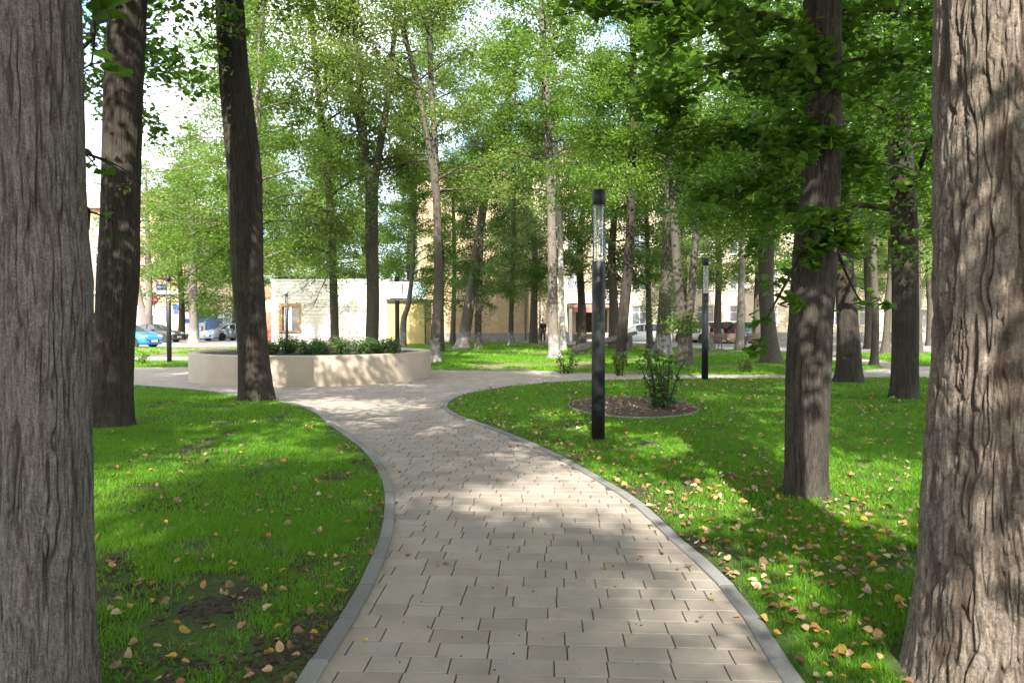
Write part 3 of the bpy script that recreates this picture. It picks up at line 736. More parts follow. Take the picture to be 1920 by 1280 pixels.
tree('linden_tree', 'grey-brown trunk rising from the leaf-strewn grass at right', [(1512, 944, 92), (1512, 915, 78), (1513, 800, 77), (1515, 700, 80), (1520, 600, 78), (1530, 450, 77), (1538, 360, 70), (1542, 250, 66), (1541, 100, 66), (1541, 0, 67), (1545, -300, 60)], 6.75,
     H=18, bark='bark_olive', res=(160, 250, 0.009), flare=0.12, seed=4, freq=1.5, shared=(5.2, 3.9, 0.95),
     sprays=[([(1525, 290, 6.75), (1443, 322, 7.2), (1393, 350, 7.6), (1333, 353, 8.0), (1270, 340, 8.2)], 913, 0.34, 0.082),
             ([(1520, 225, 6.75), (1450, 257, 7.2), (1340, 235, 7.8), (1230, 255, 8.3)], 1131, 0.40, 0.082),
             ([(1540, 150, 6.7), (1420, 110, 7.0), (1300, 130, 7.4), (1210, 170, 7.7)], 1218, 0.42, 0.082),
             ([(1540, 60, 6.7), (1400, 20, 6.6), (1250, 5, 6.5), (1120, 15, 6.4), (1045, 30, 6.3)], 812, 0.30, 0.082),
             ([(1540, -20, 6.7), (1420, -60, 6.4), (1300, 20, 6.0), (1240, 90, 5.9)], 435, 0.32, 0.082),
             ([(1555, 250, 6.75), (1640, 300, 7.0), (1740, 330, 7.3)], 435, 0.30, 0.082),
             ([(1555, 120, 6.75), (1640, 110, 7.0), (1740, 140, 7.2)], 478, 0.34, 0.082),
             ([(1555, 30, 6.75), (1640, 20, 7.0), (1760, 30, 7.2)], 435, 0.34, 0.082),
             ([(1530, 390, 6.6), (1500, 420, 6.3), (1560, 430, 6.2), (1600, 400, 6.2)], 348, 0.22, 0.082),
             ([(1550, 190, 6.6), (1530, 280, 6.4), (1500, 330, 6.3), (1465, 360, 6.2)], 290, 0.22, 0.082),
             ([(1515, 430, 6.6), (1480, 520, 6.5), (1440, 590, 6.5), (1425, 640, 6.5)], 110, 0.16, 0.085),
             ([(1556, 430, 6.8), (1590, 520, 7.4), (1620, 570, 7.8), (1650, 560, 8.0)], 40, 0.16, 0.085)])
tree('poplar_tree', 'massive flaking brown trunk cut off by the right picture edge', [(1876, 1316, 340), (1876, 1275, 312), (1878, 1150, 292), (1880, 1000, 280), (1882, 900, 274), (1884, 700, 252), (1886, 560, 244), (1888, 400, 240), (1890, 200, 238), (1891, 0, 240), (1895, -400, 225)], 3.25,
     H=20, bark='bark_brown', res=(300, 420, 0.0155), flare=0.08, seed=5, style='plate', freq=1.15, shared=(6.4, 5.1, 1.0))
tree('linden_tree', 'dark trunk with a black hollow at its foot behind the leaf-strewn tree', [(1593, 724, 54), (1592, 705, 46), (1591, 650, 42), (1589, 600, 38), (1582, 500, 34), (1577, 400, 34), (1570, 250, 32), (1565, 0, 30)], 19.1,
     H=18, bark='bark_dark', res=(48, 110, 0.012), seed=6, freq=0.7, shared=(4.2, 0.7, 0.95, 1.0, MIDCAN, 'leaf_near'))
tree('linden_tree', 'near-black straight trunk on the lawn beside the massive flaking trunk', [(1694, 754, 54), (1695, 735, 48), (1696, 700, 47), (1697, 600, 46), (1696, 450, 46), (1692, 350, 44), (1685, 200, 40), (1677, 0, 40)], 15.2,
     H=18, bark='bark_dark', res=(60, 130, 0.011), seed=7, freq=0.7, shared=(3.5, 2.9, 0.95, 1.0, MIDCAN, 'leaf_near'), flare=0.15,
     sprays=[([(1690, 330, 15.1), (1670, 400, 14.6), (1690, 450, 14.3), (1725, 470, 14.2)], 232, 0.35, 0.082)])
tree('park_tree', 'slender brown trunk on the grass tip where the paths fork', [(1638, 688, 18), (1640, 660, 14), (1642, 600, 13), (1640, 560, 13), (1637, 450, 11), (1635, 300, 9)], 27, H=14, seed=8, crown=(5.2, 2.8, 18, 13077, 0.10), leafmat='leaf_mid')
tree('park_tree', 'thin leaning trunk beyond the forked path left of the near-black trunk', [(1659, 667, 18), (1662, 630, 13), (1666, 560, 12), (1670, 500, 10), (1670, 350, 9)], 36, H=15, seed=9, crown=(6, 3, 18, 13077, 0.11), leafmat='leaf_far')
tree('park_tree', 'thin grey trunk just visible right of the near-black trunk', [(1723, 668, 14), (1722, 600, 11), (1722, 560, 10), (1722, 400, 8)], 36, H=14, seed=10, crown=(5.5, 3, 18, 13077, 0.11), leafmat='leaf_far')
tree('linden_tree', 'stout curving trunk with spreading foot in front of the park bench', [(1449, 688, 50), (1446, 670, 36), (1441, 620, 29), (1437, 560, 27), (1438, 450, 28), (1447, 350, 27), (1458, 250, 22), (1466, 150, 20), (1468, 0, 18)], 27.6,
     H=18, bark='bark_far', res=(36, 90, 0.010), seed=11, freq=0.6, shared=(4.8, 4.4, 0.95, 1.0, MIDCAN, 'leaf_near'), flare=0.6)
tree('park_tree', 'pale grey straight trunk standing between the two benches', [(1385, 662, 18), (1388, 620, 15), (1391, 500, 12), (1394, 400, 11), (1396, 250, 9)], 39, H=17, bark='bark_pale', seed=12, crown=(6.5, 3.4, 23, 18308, 0.11), leafmat='leaf_far')
tree('ivy_tree', 'forked mossy trunk with ivy beside the second lamp post', [(1285, 694, 36), (1284, 670, 28), (1284, 630, 26), (1282, 596, 24)], 25.7, H=17, bark='bark_far', seed=13,
     stems=[[(1279, 612, 20), (1272, 540, 18), (1266, 450, 16), (1262, 350, 16), (1255, 150, 13), (1250, 0, 10)], [(1287, 618, 17), (1296, 560, 15), (1303, 470, 13), (1310, 300, 12), (1312, 100, 9)]],
     crown=(5.2, 3.2, 26, 23539, 0.10), ivy=(2600, 9.0, 0.34, 1.2, 'leaf_mid'))
tree('ivy_tree', 'thick whitewashed trunk wrapped in ivy beside the white car', [(1242, 668, 40), (1243, 640, 29), (1247, 560, 24), (1250, 500, 22), (1252, 400, 18), (1245, 200, 14), (1235, 50, 10)], 36, H=18, bark='bark_wash', seed=14, crown=(6, 3.4, 23, 20925, 0.11), ivy=(4200, 9.5, 0.62, 1.5))
tree('linden_tree', 'slim dark trunk leaning right behind the tall lamp post', [(1163, 692, 26), (1164, 670, 21), (1167, 620, 20), (1172, 560, 20), (1180, 470, 18), (1184, 350, 15), (1187, 200, 14), (1187, 50, 12), (1187, -100, 10)], 25.7, H=18, bark='bark_dark', res=(32, 90, 0.006), seed=15, freq=0.6, shared=(5.2, 1.7, 0.75, 0.95, MIDCAN, 'leaf_mid'))
tree('ivy_tree', 'thin ivy-clad trunk in front of the white car', [(1219, 654, 14), (1217, 600, 11), (1213, 430, 8)], 43, H=13, seed=16, bark='bark_far', crown=(3.4, 2.6, 18, 15693, 0.11, dict(low=1.6)), leafmat='leaf_blue', ivy=(1500, 6, 0.5, 1.9))
tree('park_tree', 'tall pale trunk standing near the brick corner and the fallen log', [(1041, 678, 32), (1039, 655, 22), (1037, 600, 19), (1036, 520, 18), (1034, 400, 16), (1030, 300, 17), (1022, 150, 14), (1015, 0, 11), (1012, -100, 9)], 31, H=20, bark='bark_wash_pale', res=(32, 90, 0.006), seed=17, freq=0.6, crown=(8.2, 3.2, 20, 15693, 0.10))
tree('birch_tree', 'white birch stem close behind the tall pale trunk', [(1056, 647, 14), (1054, 600, 11), (1052, 520, 10), (1050, 450, 10), (1042, 250, 8), (1036, 100, 7)], 40, H=19, bark='birch', seed=18, crown=(7.5, 2.6, 18, 13077, 0.10), leafmat='leaf_far')
tree('park_tree', 'whitewashed trunk slanting strongly right in front of the brick wall', [(864, 658, 34), (868, 640, 25), (875, 600, 21), (888, 520, 18), (898, 440, 17), (915, 340, 14), (935, 260, 14), (950, 190, 10), (968, 120, 7)], 43, H=18, bark='bark_wash_pale', seed=19, crown=(9.5, 3.2, 18, 13077, 0.11), leafmat='leaf_far')
tree('ivy_tree', 'whitewashed ivy-clad tree right of the slanting trunk', [(897, 657, 18), (896, 635, 14), (898, 560, 11), (902, 460, 9), (906, 330, 7)], 43, H=13, bark='bark_wash', seed=20, crown=(2.6, 2.7, 28, 28771, 0.11, dict(low=2.0)), leafmat='leaf_blue', ivy=(900, 5, 0.45, 1.3))
tree('ivy_tree', 'slim whitewashed tree with low foliage near the brick corner', [(960, 650, 16), (958, 630, 11), (959, 580, 9), (962, 500, 9), (964, 400, 7)], 48, H=13, bark='bark_wash', seed=21, crown=(3.2, 2.5, 26, 23539, 0.11, dict(low=1.8)), leafmat='leaf_blue')
tree('ivy_tree', 'leafy tree between the slanting trunk and the kiosk shed', [(848, 650, 12), (850, 600, 9), (852, 500, 8), (850, 380, 6)], 49, H=13, bark='bark_far', seed=52, crown=(2.8, 2.4, 26, 23539, 0.11, dict(low=1.8)), leafmat='leaf_blue')
tree('linden_tree', 'whitewashed forked trunk at the right end of the planter', [(816, 685, 26), (815, 660, 20), (819, 600, 18), (822, 540, 17), (821, 450, 16), (818, 350, 15)], 28, H=19, bark='bark_wash', res=(30, 70, 0.006), seed=22, freq=0.6,
     stems=[[(819, 380, 13), (808, 300, 11), (795, 220, 10), (775, 130, 9), (757, 60, 10), (745, 0, 9), (740, -80, 7)], [(818, 370, 13), (815, 250, 11), (808, 150, 10), (804, 0, 9), (800, -100, 7)]], crown=(5.6, 3.8, 34, 30000, 0.095), leafmat='leaf_far')
tree('linden_tree', 'stout dark trunk forking into a wide V behind the planter shrubs', [(697, 684, 32), (697, 650, 25), (699, 560, 24), (697, 450, 24), (697, 325, 23)], 29, H=19, bark='bark_far', res=(32, 80, 0.006), seed=23, freq=0.6,
     stems=[[(694, 350, 18), (685, 285, 15), (677, 200, 13), (670, 100, 11), (664, 0, 9)], [(700, 350, 18), (710, 290, 14), (722, 220, 12), (733, 130, 11), (740, 60, 9), (752, -40, 7)], [(685, 290, 9), (668, 220, 8), (655, 120, 7), (648, 0, 6)]], crown=(6.4, 3.7, 36, 30000, 0.095), leafmat='leaf_far')
tree('linden_tree', 'slimmer trunk in front of the kiosk between its window and the stout fork', [(628, 684, 22), (628, 650, 17), (626, 560, 15), (622, 450, 14), (616, 350, 13), (608, 270, 12), (598, 180, 12), (588, 80, 10), (583, 0, 9)], 29.5, H=19, bark='bark_wash', res=(30, 80, 0.005), seed=24, freq=0.6, crown=(4.2, 3.0, 33, 22231, 0.095, dict(low=1.5)), leafmat='leaf_far',
     sprays=[([(625, 480, 29.4), (590, 520, 28.6), (560, 545, 28.2), (535, 555, 28)], 260, 0.5, 0.075, 'leaf_mid'), ([(624, 500, 29.4), (600, 545, 28.8), (588, 575, 28.4)], 160, 0.4, 0.075, 'leaf_mid'), ([(624, 500, 29.4), (645, 545, 29), (652, 575, 28.8)], 130, 0.35, 0.075, 'leaf_mid'), ([(620, 420, 29.4), (660, 470, 28.8), (670, 520, 28.4)], 220, 0.5, 0.075, 'leaf_mid')])
tree('park_tree', 'small leaning tree growing against the ochre shed', [(756, 664, 14), (757, 600, 12), (766, 568, 10), (774, 490, 8), (778, 350, 6)], 38, H=12, bark='bark_wash_pale', seed=25, crown=(3.6, 2.2, 23, 13601, 0.10, dict(low=1.6)), leafmat='leaf_mid')
tree('linden_tree', 'grey tree with long drooping boughs hidden behind the leaning dark trunk', [(472, 690, 24), (473, 640, 21), (474, 500, 19), (478, 300, 16), (486, 150, 14), (490, 0, 12)], 27, H=19, bark='bark_pale', seed=26, crown=(3.6, 4.6, 48, 36000, 0.095, dict(sag=0.9, low=2.0)), leafmat='leaf_mid',
     sprays=[([(470, 400, 27), (420, 420, 26), (370, 435, 25), (310, 470, 24.5), (285, 500, 24.5)], 1800, 0.85, 0.08, 'leaf_mid'), ([(470, 470, 27), (430, 520, 26.5), (400, 550, 26), (380, 575, 26)], 1400, 0.65, 0.08, 'leaf_mid'),
             ([(470, 330, 27), (410, 340, 26), (350, 350, 25), (290, 390, 24.5)], 1800, 0.85, 0.08, 'leaf_mid'), ([(470, 420, 27), (400, 480, 26.5), (350, 520, 26), (310, 545, 26)], 1400, 0.65, 0.08, 'leaf_mid')])
tree('park_tree', 'whitewashed roadside tree between the blue booth and the one-way sign', [(363, 642, 20), (363, 615, 15), (362, 540, 14), (360, 450, 12), (358, 350, 9)], 58, H=17, bark='bark_wash_pale', seed=27, crown=(4.6, 3.6, 23, 15693, 0.13, dict(low=1.6)), leafmat='leaf_far')
tree('park_tree', 'pale twin-stemmed roadside tree beside the no-entry sign', [(275, 640, 28), (275, 615, 22), (275, 590, 21)], 60, H=15, bark='bark_pale', seed=28, stems=[[(273, 598, 13), (262, 560, 11), (256, 520, 10), (250, 440, 8)], [(277, 598, 14), (280, 560, 12), (278, 510, 11), (276, 420, 8)]], crown=(5.2, 3.2, 20, 13077, 0.13), leafmat='leaf_far')

# woodland edge behind the kiosk and between the buildings: real trees, one by one
BG = [(520, 66, 17, 'rising directly behind the left end of the kiosk'), (600, 72, 18, 'behind the middle of the kiosk roof'), (680, 66, 17, 'behind the right half of the kiosk roof'),
      (770, 60, 16, 'behind the ochre shed and its sign'), (440, 74, 18, 'behind the leaning dark trunk across the road'),
      (1090, 47, 14, 'in front of the entrance porch'), (1345, 55, 13, 'by the parked cars left of the pale straight trunk'),
      (1500, 50, 15, 'behind the curving trunk near the second bench'), (1580, 56, 15, 'in front of the cream facade behind the hollow trunk'), (1745, 50, 14, 'in front of the shop door at right'),
      (1000, 54, 17, 'rising over the brick corner'), (930, 75, 19, 'towering over the brick wall roof'), (840, 80, 20, 'tall and pale behind the brick wall'),
      (466, 41, 22, 'high above the leaning dark trunk, its stem hidden by it'), (822, 38, 22, 'high above the forked planter trunk, its stem hidden by it'),
      (1150, 42, 17, 'left of the white car with its crown above the lamp post'), (1420, 44, 16, 'over the second bench'), (1630, 44, 16, 'over the fork of the paths'), (1700, 60, 16, 'filling the gap behind the near-black trunk'), (340, 66, 16, 'over the blue booth across the road'), (1280, 58, 17, 'over the white estate car'),
      (620, 52.5 + 7, 18, 'close behind the kiosk between its two front trunks'), (480, 60, 19, 'beyond the drooping grey tree')]
for i, (px, Y, H, where) in enumerate(BG):
    hc = (8.0 if Y < 43 else 2.4) if px < 1000 else 4.0
    tree('background_tree', 'pale green leafy tree ' + where, [(px, 603 + 2240 / Y, 22 * 40 / Y), (px + 1, 580, 18 * 40 / Y), (px + 3 * (-1) ** i, 480, 15 * 40 / Y), (px - 4 * (-1) ** i, 380, 11 * 40 / Y)], Y, H=H,
         bark='bark_far', seed=30 + i, shared=(hc, i * 1.3, 1.15 if Y > 58 else 0.9, (H - hc) / 12.0, FARCAN[i % 5], ('leaf_mid', 'leaf_far', 'leaf_far', 'leaf_blue')[i % 4]), group='trees in front of the far buildings')

# tall trees round and behind the viewpoint; their canopy dapples the path
def rear_tree(x, y, rz, s):
    t = empty('linden_tree', (x, y, ground_h(x, y))); tag(t, 'tall leafy linden standing behind the viewpoint, out of the picture', 'tree', 'trees behind the viewpoint')
    V, Q = trunk_arrays(np.array([(0, 0, -0.1), (0.05, 0, 3), (0, 0.1, 8), (0.1, 0, 17)]), np.array((0.30, 0.24, 0.2, 0.05)), 20, 40, 0, int(abs(x * 7) + abs(y)))
    add('trunk', np_mesh('trunk', V, Q, M['bark_dark'], True), t)
    put_canopy(t, CANOPY, (0, 0, 5.4), rz, (s, s, s), 'leaf_near')
for a in [(-6.6, -7.0, 0.5, 0.85), (6.3, -4.5, 1.9, 1.0), (-2.6, -10, 3.2, 0.95), (-9.5, -1.5, 4.1, 1.0), (9.5, 1.5, 5.2, 1.0), (7.5, -12, 0.9, 1.05), (-13, 6, 2.9, 1.0), (-9.2, 6.4, 5.6, 0.85), (13.5, 8.5, 0.2, 1.0), (-1.5, -17, 0.4, 1.1), (11.5, -6, 2.6, 1.0), (-12, -8, 3.6, 1.05)]:  # the nearer one ahead at left is added to shade the planter
    rear_tree(*a)

# ------------------------------------------------------------------ round planter with clipped shrubs
pl = empty('round_planter', (planterC[0], planterC[1], 0)); tag(pl, 'round raised planter with a smooth beige plastered wall', 'planter')
h = 0.76; r0 = planterR
MB().lathe([(r0 - 0.005, -0.05), (r0, 0.02), (r0, h - 0.035), (r0 - 0.012, h - 0.008), (r0 - 0.03, h), (r0 - 0.27, h), (r0 - 0.285, h - 0.01), (r0 - 0.29, h - 0.25)], 128, cap=False).build('wall', M['plaster'], pl, True)
rr = np.linspace(0, r0 - 0.288, 22); aa = np.linspace(0, 2 * np.pi, 72, endpoint=False); Rg, Ag = np.meshgrid(rr, aa)
sv = np.stack([Rg * np.cos(Ag), Rg * np.sin(Ag), h - 0.10 + 0.09 * fbm(np.stack([Rg * np.cos(Ag) * 3, Rg * np.sin(Ag) * 3, 0 * Rg], -1), 4, 2)], -1)
i = np.arange(72)[:, None]; j = np.arange(21)[None]; i2 = (i + 1) % 72
add('soil', np_mesh('soil', sv.reshape(-1, 3), np.stack([i * 22 + j, i * 22 + j + 1, i2 * 22 + j + 1, i2 * 22 + j], -1).reshape(-1, 4), M['soil'], True), pl)
def shrub(name, label, loc, rx, hh, nst, nleaf, lsz, group, seed, mat='leaf_shrub', loose=0.0, cat='shrub'):
    rng = np.random.RandomState(seed); t = empty(name, loc); tag(t, label, cat, group)
    paths = []; cs = []
    for k in range(nst):
        az = rng.rand() * 6.283; L = hh * (0.75 + 0.35 * rng.rand()); o = rx * (0.45 + 0.6 * rng.rand()); s = np.linspace(0, 1, 5)
        fo = rx * 0.55 * rng.rand(); p = np.stack([math.cos(az) * (fo + o * s ** 1.2 * 0.7), math.sin(az) * (fo + o * s ** 1.2 * 0.7), L * s * (1 - 0.18 * s)], -1) + rng.normal(0, 0.02, (5, 3)) * s[:, None]
        paths.append((p, np.linspace(0.009, 0.003, 5) * (0.7 + hh)))
        m = nleaf // nst; f = (0.05 + 0.95 * rng.rand(m) ** (0.75 + loose)) * 4; i0 = np.minimum(f.astype(int), 3); fr = (f - i0)[:, None]
        cs.append(p[i0] * (1 - fr) + p[i0 + 1] * fr + rng.normal(0, 1, (m, 3)) * np.array((0.30, 0.30, 0.20)) * rx * (0.5 if loose else 0.9))
    V, Q = tubes(paths, 5); add('stems', np_mesh('stems', V, Q, M['bark_dark'], True), t)
    c = np.vstack(cs); c[:, 2] = np.maximum(c[:, 2], 0.03); V, Ff = leaf_arrays(c, rng, lsz, 'quad' if lsz < 0.05 else 'heart', tilt=0.9)
    add('foliage', np_mesh('foliage', V, Ff, M[mat]), t)
    return t
PS = [(508, 'leftmost, half behind the leaning dark trunk'), (541, 'next to the thin lamp post'), (577, 'under the kiosk window edge'), (604, 'below the slimmer kiosk trunk'),
      (640, 'brightest, in the middle of the row'), (680, 'below the stout forking trunk, left side'), (708, 'below the stout forking trunk, right side'), (735, 'last at the right end of the row')]
for i, (px, wh) in enumerate(PS):
    Y = 20.2 + 0.5 * math.sin(i * 1.7); p = at(px, 640, Y)
    shrub('planter_shrub', 'low green shrub in the round planter, ' + wh, (p[0], Y, h - 0.06), 0.27 + 0.03 * (i % 3), 0.42 + 0.05 * ((i * 2) % 3), 16, 1500, 0.045, 'shrubs in the round planter', 60 + i, 'leaf_shrub')

# oval mulch bed with its edging strip and shrub
bed = empty('flower_bed', (bedC[0], bedC[1], ground_h(*bedC))); tag(bed, 'oval bed of dark bark mulch with grey plastic edging on the right lawn', 'flower bed')
zz = float(ground_h(*bedC)); aa = np.linspace(0, 2 * np.pi, 80, endpoint=False); rr = np.linspace(0, 1, 18); Rg, Ag = np.meshgrid(rr, aa)
bx = Rg * np.cos(Ag) * bedR[0]; by = Rg * np.sin(Ag) * bedR[1]
hb = lawn_h(bx.ravel() + bedC[0], by.ravel() + bedC[1], 'right').reshape(bx.shape) - zz
sv = np.stack([bx, by, hb + 0.012 + 0.05 * (1 - Rg ** 3) + 0.045 * (fbm(np.stack([bx * 9, by * 9, 0 * bx], -1), 3, 9) - 0.4)], -1)
i = np.arange(80)[:, None]; j = np.arange(17)[None]; i2 = (i + 1) % 80
add('mulch', np_mesh('mulch', sv.reshape(-1, 3), np.stack([i * 18 + j, i * 18 + j + 1, i2 * 18 + j + 1, i2 * 18 + j], -1).reshape(-1, 4), M['mulch'], True), bed)
e = []; f = []
for k in range(80):
    c_, s_ = math.cos(aa[k]), math.sin(aa[k]); z_ = float(hb[k, -1])
    for ro, z in ((1.0, -0.05), (1.0, 0.024), (1.008, 0.024), (1.008, -0.05)): e.append((c_ * bedR[0] * ro, s_ * bedR[1] * ro, z_ + z))
    m = (k + 1) % 80
    f += [(k * 4 + q, m * 4 + q, m * 4 + q + 1, k * 4 + q + 1) for q in range(3)]
MB().raw(e, f).build('edging', M['plinth'], bed, True)
p = gnd(1246, 766, 0.08)
shrub('garden_shrub', 'loose upright shrub growing at the right end of the mulch bed', (p[0], p[1], 0.10), 0.42, 1.18, 10, 600, 0.062, None, 80, 'leaf_shrub', 0.5)
for k, (px, py, hh, rx, lab) in enumerate([(1062, 700, 0.75, 0.35, 'small twiggy bush at the path edge before the fallen log'), (1160, 704, 0.85, 0.28, 'small bush at the foot of the slim leaning trunk'),
        (1398, 700, 0.55, 0.3, 'pale feathery bush on the far grass left of the curving trunk'), (262, 684, 0.55, 0.35, 'small weedy bush on the grass strip before the blue car'), (370, 672, 0.4, 0.4, 'low weedy bush on the verge before the grey car')]):
    p = gnd(px, py); shrub('small_bush', lab, (p[0], p[1], ground_h(*p)), rx, hh, 9, 420, 0.05, None, 90 + k, 'leaf_blue' if k in (0, 2) else 'leaf_mid', 0.3, 'bush')

# ------------------------------------------------------------------ lamp posts
def lamp_post(px, Y, label):
    p = at(px, 640, Y); x = p[0]; z = ground_h(x, Y); t = empty('lamp_post', (x, Y, z)); tag(t, label, 'lamp post', 'black cylindrical lamp posts')
    r = 0.088; hb_ = 2.354; hg = 3.09; ht = 3.29
    MB().lathe([(r, -0.1), (r, hb_ - 0.005), (r - 0.005, hb_)], 32).build('post', M['black'], t, True)
    MB().lathe([(r - 0.006, hb_ + 0.001), (r - 0.006, hg - 0.001)], 32, cap=False).build('glass_tube', M['glass'], t, True)
    MB().lathe([(r - 0.005, hg), (r, hg + 0.005), (r, ht - 0.006), (r - 0.006, ht)], 32).build('cap', M['black'], t, True)
    for k in range(3):
        a = k * 2.094 + 0.5; MB().lathe([(0.006, hb_), (0.006, hg)], 8, (math.cos(a) * 0.034, math.sin(a) * 0.034, 0)).build('rod', M['grey_metal'], t, True)
    MB().lathe([(0.05, hb_ + 0.002), (0.05, hb_ + 0.02)], 20).build('light_source', M['white'], t, True)
    return t
lamp_post(1122, 9.84, 'tall black lamp post with glass top beside the mulch bed')
lamp_post(1322, 20.1, 'black lamp post beside the forked ivy trunk across the lawn')
lamp_post(745, 28.9, 'black lamp post in front of the ochre shed behind the planter')
lamp_post(317, 28.5, 'black lamp post on the grass strip before the blue car')
lamp_post(538, 46, 'farthest black lamp post, standing before the kiosk window')

# ------------------------------------------------------------------ buildings
def facade(root, x0, x1, y, z0, z1, wins, mat, name='wall', depth=0.22, flip=1):
    """front wall at y with real openings; wins: (xa, xb, za, zb)"""
    xs = sorted({x0, x1, *[w[0] for w in wins], *[w[1] for w in wins]}); zs = sorted({z0, z1, *[w[2] for w in wins], *[w[3] for w in wins]})
    m = MB()
    for i in range(len(xs) - 1):
        for k in range(len(zs) - 1):
            cx_, cz = (xs[i] + xs[i + 1]) / 2, (zs[k] + zs[k + 1]) / 2
            if any(w[0] < cx_ < w[1] and w[2] < cz < w[3] for w in wins): continue
            m.raw([(xs[i], y, zs[k]), (xs[i + 1], y, zs[k]), (xs[i + 1], y, zs[k + 1]), (xs[i], y, zs[k + 1])], [(0, 1, 2, 3)])
    for (a, b, c, d) in wins:
        q = [(a, c), (b, c), (b, d), (a, d)]
        for k in range(4):
            p1, p2 = q[k], q[(k + 1) % 4]; m.raw([(p1[0], y, p1[1]), (p2[0], y, p2[1]), (p2[0], y + depth, p2[1]), (p1[0], y + depth, p1[1])], [(3, 2, 1, 0)])
    return m.build(name, mat, root)
def window(root, a, b, c, d, y, frame, mull=1, transom=True, sill=True):
    m = MB(); t = 0.07; yy = y + 0.13
    m.box(a, a + t, yy, yy + 0.06, c, d).box(b - t, b, yy, yy + 0.06, c, d).box(a + t, b - t, yy, yy + 0.06, c, c + t).box(a + t, b - t, yy, yy + 0.06, d - t, d)
    for k in range(mull): x = a + (b - a) * (k + 1) / (mull + 1); m.box(x - 0.03, x + 0.03, yy + 0.004, yy + 0.056, c + t, d - t)
    if transom: z = c + (d - c) * 0.68; m.box(a + t, b - t, yy + 0.008, yy + 0.052, z - 0.025, z + 0.025)
    o = m.build('window', frame, root)
    MB().box(a + 0.01, b - 0.01, yy + 0.025, yy + 0.035, c + 0.01, d - 0.01).build('pane', M['pane'], o)
    if sill: MB().box(a - 0.06, b + 0.06, y - 0.07, y + 0.12, c - 0.055, c - 0.003).build('sill', M['grey_metal'], o)
    return o

# cream block of flats at right, with the brick wing that comes forward
br = empty('apartment_building', (0, 0, 0)); tag(br, 'long sunlit cream brick apartment block behind the trees at right', 'building')
wins = []
for fl in range(5):
    for k in range(17):
        x = 4.6 + k * 2.75
        if fl == 0 and 3.5 < x < 9.5: continue
        if fl == 0 and x > 33 and x < 37.5: continue
        wins.append((x, x + 1.35, 1.25 + fl * 3.0, 2.95 + fl * 3.0))
door_sh = (34.2, 36.0, 0.25, 2.6); wins.append(door_sh); porch = (5.4, 8.0, 0.1, 2.6); wins.append(porch)
facade(br, 1.3, 52, 63, -0.1, 15.6, wins, M['brick_cream'])
for w in wins[:-2]: window(br, *w, 63, M['white'])
MB().box(door_sh[0], door_sh[1], 63.12, 63.2, 0.25, 2.6).build('door', M['plinth'], br)
MB().box(porch[0], porch[1], 63.14, 63.2, 0.1, 2.6).build('door', M['dark'], br)
MB().box(33.6, 33.95, 62.5, 62.99, 0, 3.0).build('column', M['brown_wood'], br); MB().box(36.2, 36.5, 62.5, 62.99, 0, 3.0).build('column', M['white'], br)
MB().box(4.6, 9.4, 60.4, 62.99, 2.75, 3.1).build('porch_roof', M['roof'], br); MB().box(4.62, 9.38, 60.3, 60.39, 3.1, 3.55).build('porch_fascia', M['white'], br)
MB().box(5.0, 7.0, 60.2, 60.29, 2.35, 2.74).build('porch_awning', plain('faded_awning', (0.46, 0.17, 0.16), 0.8, 0.2, 3), br)
for x in (4.75, 6.9, 9.1): MB().box(x - 0.12, x + 0.12, 60.5, 60.74, -0.05, 2.74).build('column', M['white'], br)
MB().box(1.32, 51.98, 62.94, 62.995, -0.05, 0.7).build('plinth', M['plinth'], br)
MB().box(1.0, 52.3, 62.4, 76, 15.6, 16.0).build('roof', M['roof'], br)
MB().raw([(52, 63, -0.1), (52, 76, -0.1), (52, 76, 15.6), (52, 63, 15.6)], [(0, 1, 2, 3)]).build('side_wall', M['brick_cream'], br)
wg = empty('brick_wing', (0, 0, 0)); tag(wg, 'yellow brick end wall of a block behind the slanting whitewashed trunk', 'building')
W0, W1, WY = -7.2, 1.27, 57.0
facade(wg, W0, W1, WY, 0.75, 12.6, [], M['brick_yellow'])
MB().raw([(W1, WY, -0.1), (W1, 80, -0.1), (W1, 80, 12.6), (W1, WY, 12.6)], [(0, 1, 2, 3)]).build('side_wall', M['brick_cream'], wg)
MB().raw([(W0, WY, -0.1), (W0, 80, -0.1), (W0, 80, 12.6), (W0, WY, 12.6)], [(3, 2, 1, 0)]).build('side_wall', M['brick_yellow'], wg)
MB().box(W0 - 0.04, W1 + 0.04, WY - 0.05, WY + 0.3, -0.1, 0.75).build('plinth', M['plinth'], wg)
MB().box(W0 - 0.3, W1 + 0.3, WY - 0.4, 80, 12.6, 13.0).build('roof', M['roof'], wg)
for x in (W1 - 0.25,): MB().tube([(x, WY - 0.09, 0.2), (x, WY - 0.09, 12.5)], 0.06, 10).build('drainpipe', M['grey_metal'], wg, True)
MB().tube([(2.35, 62.9, 0.2), (2.35, 62.9, 15.3)], 0.07, 10).build('drainpipe', M['grey_metal'], br, True)

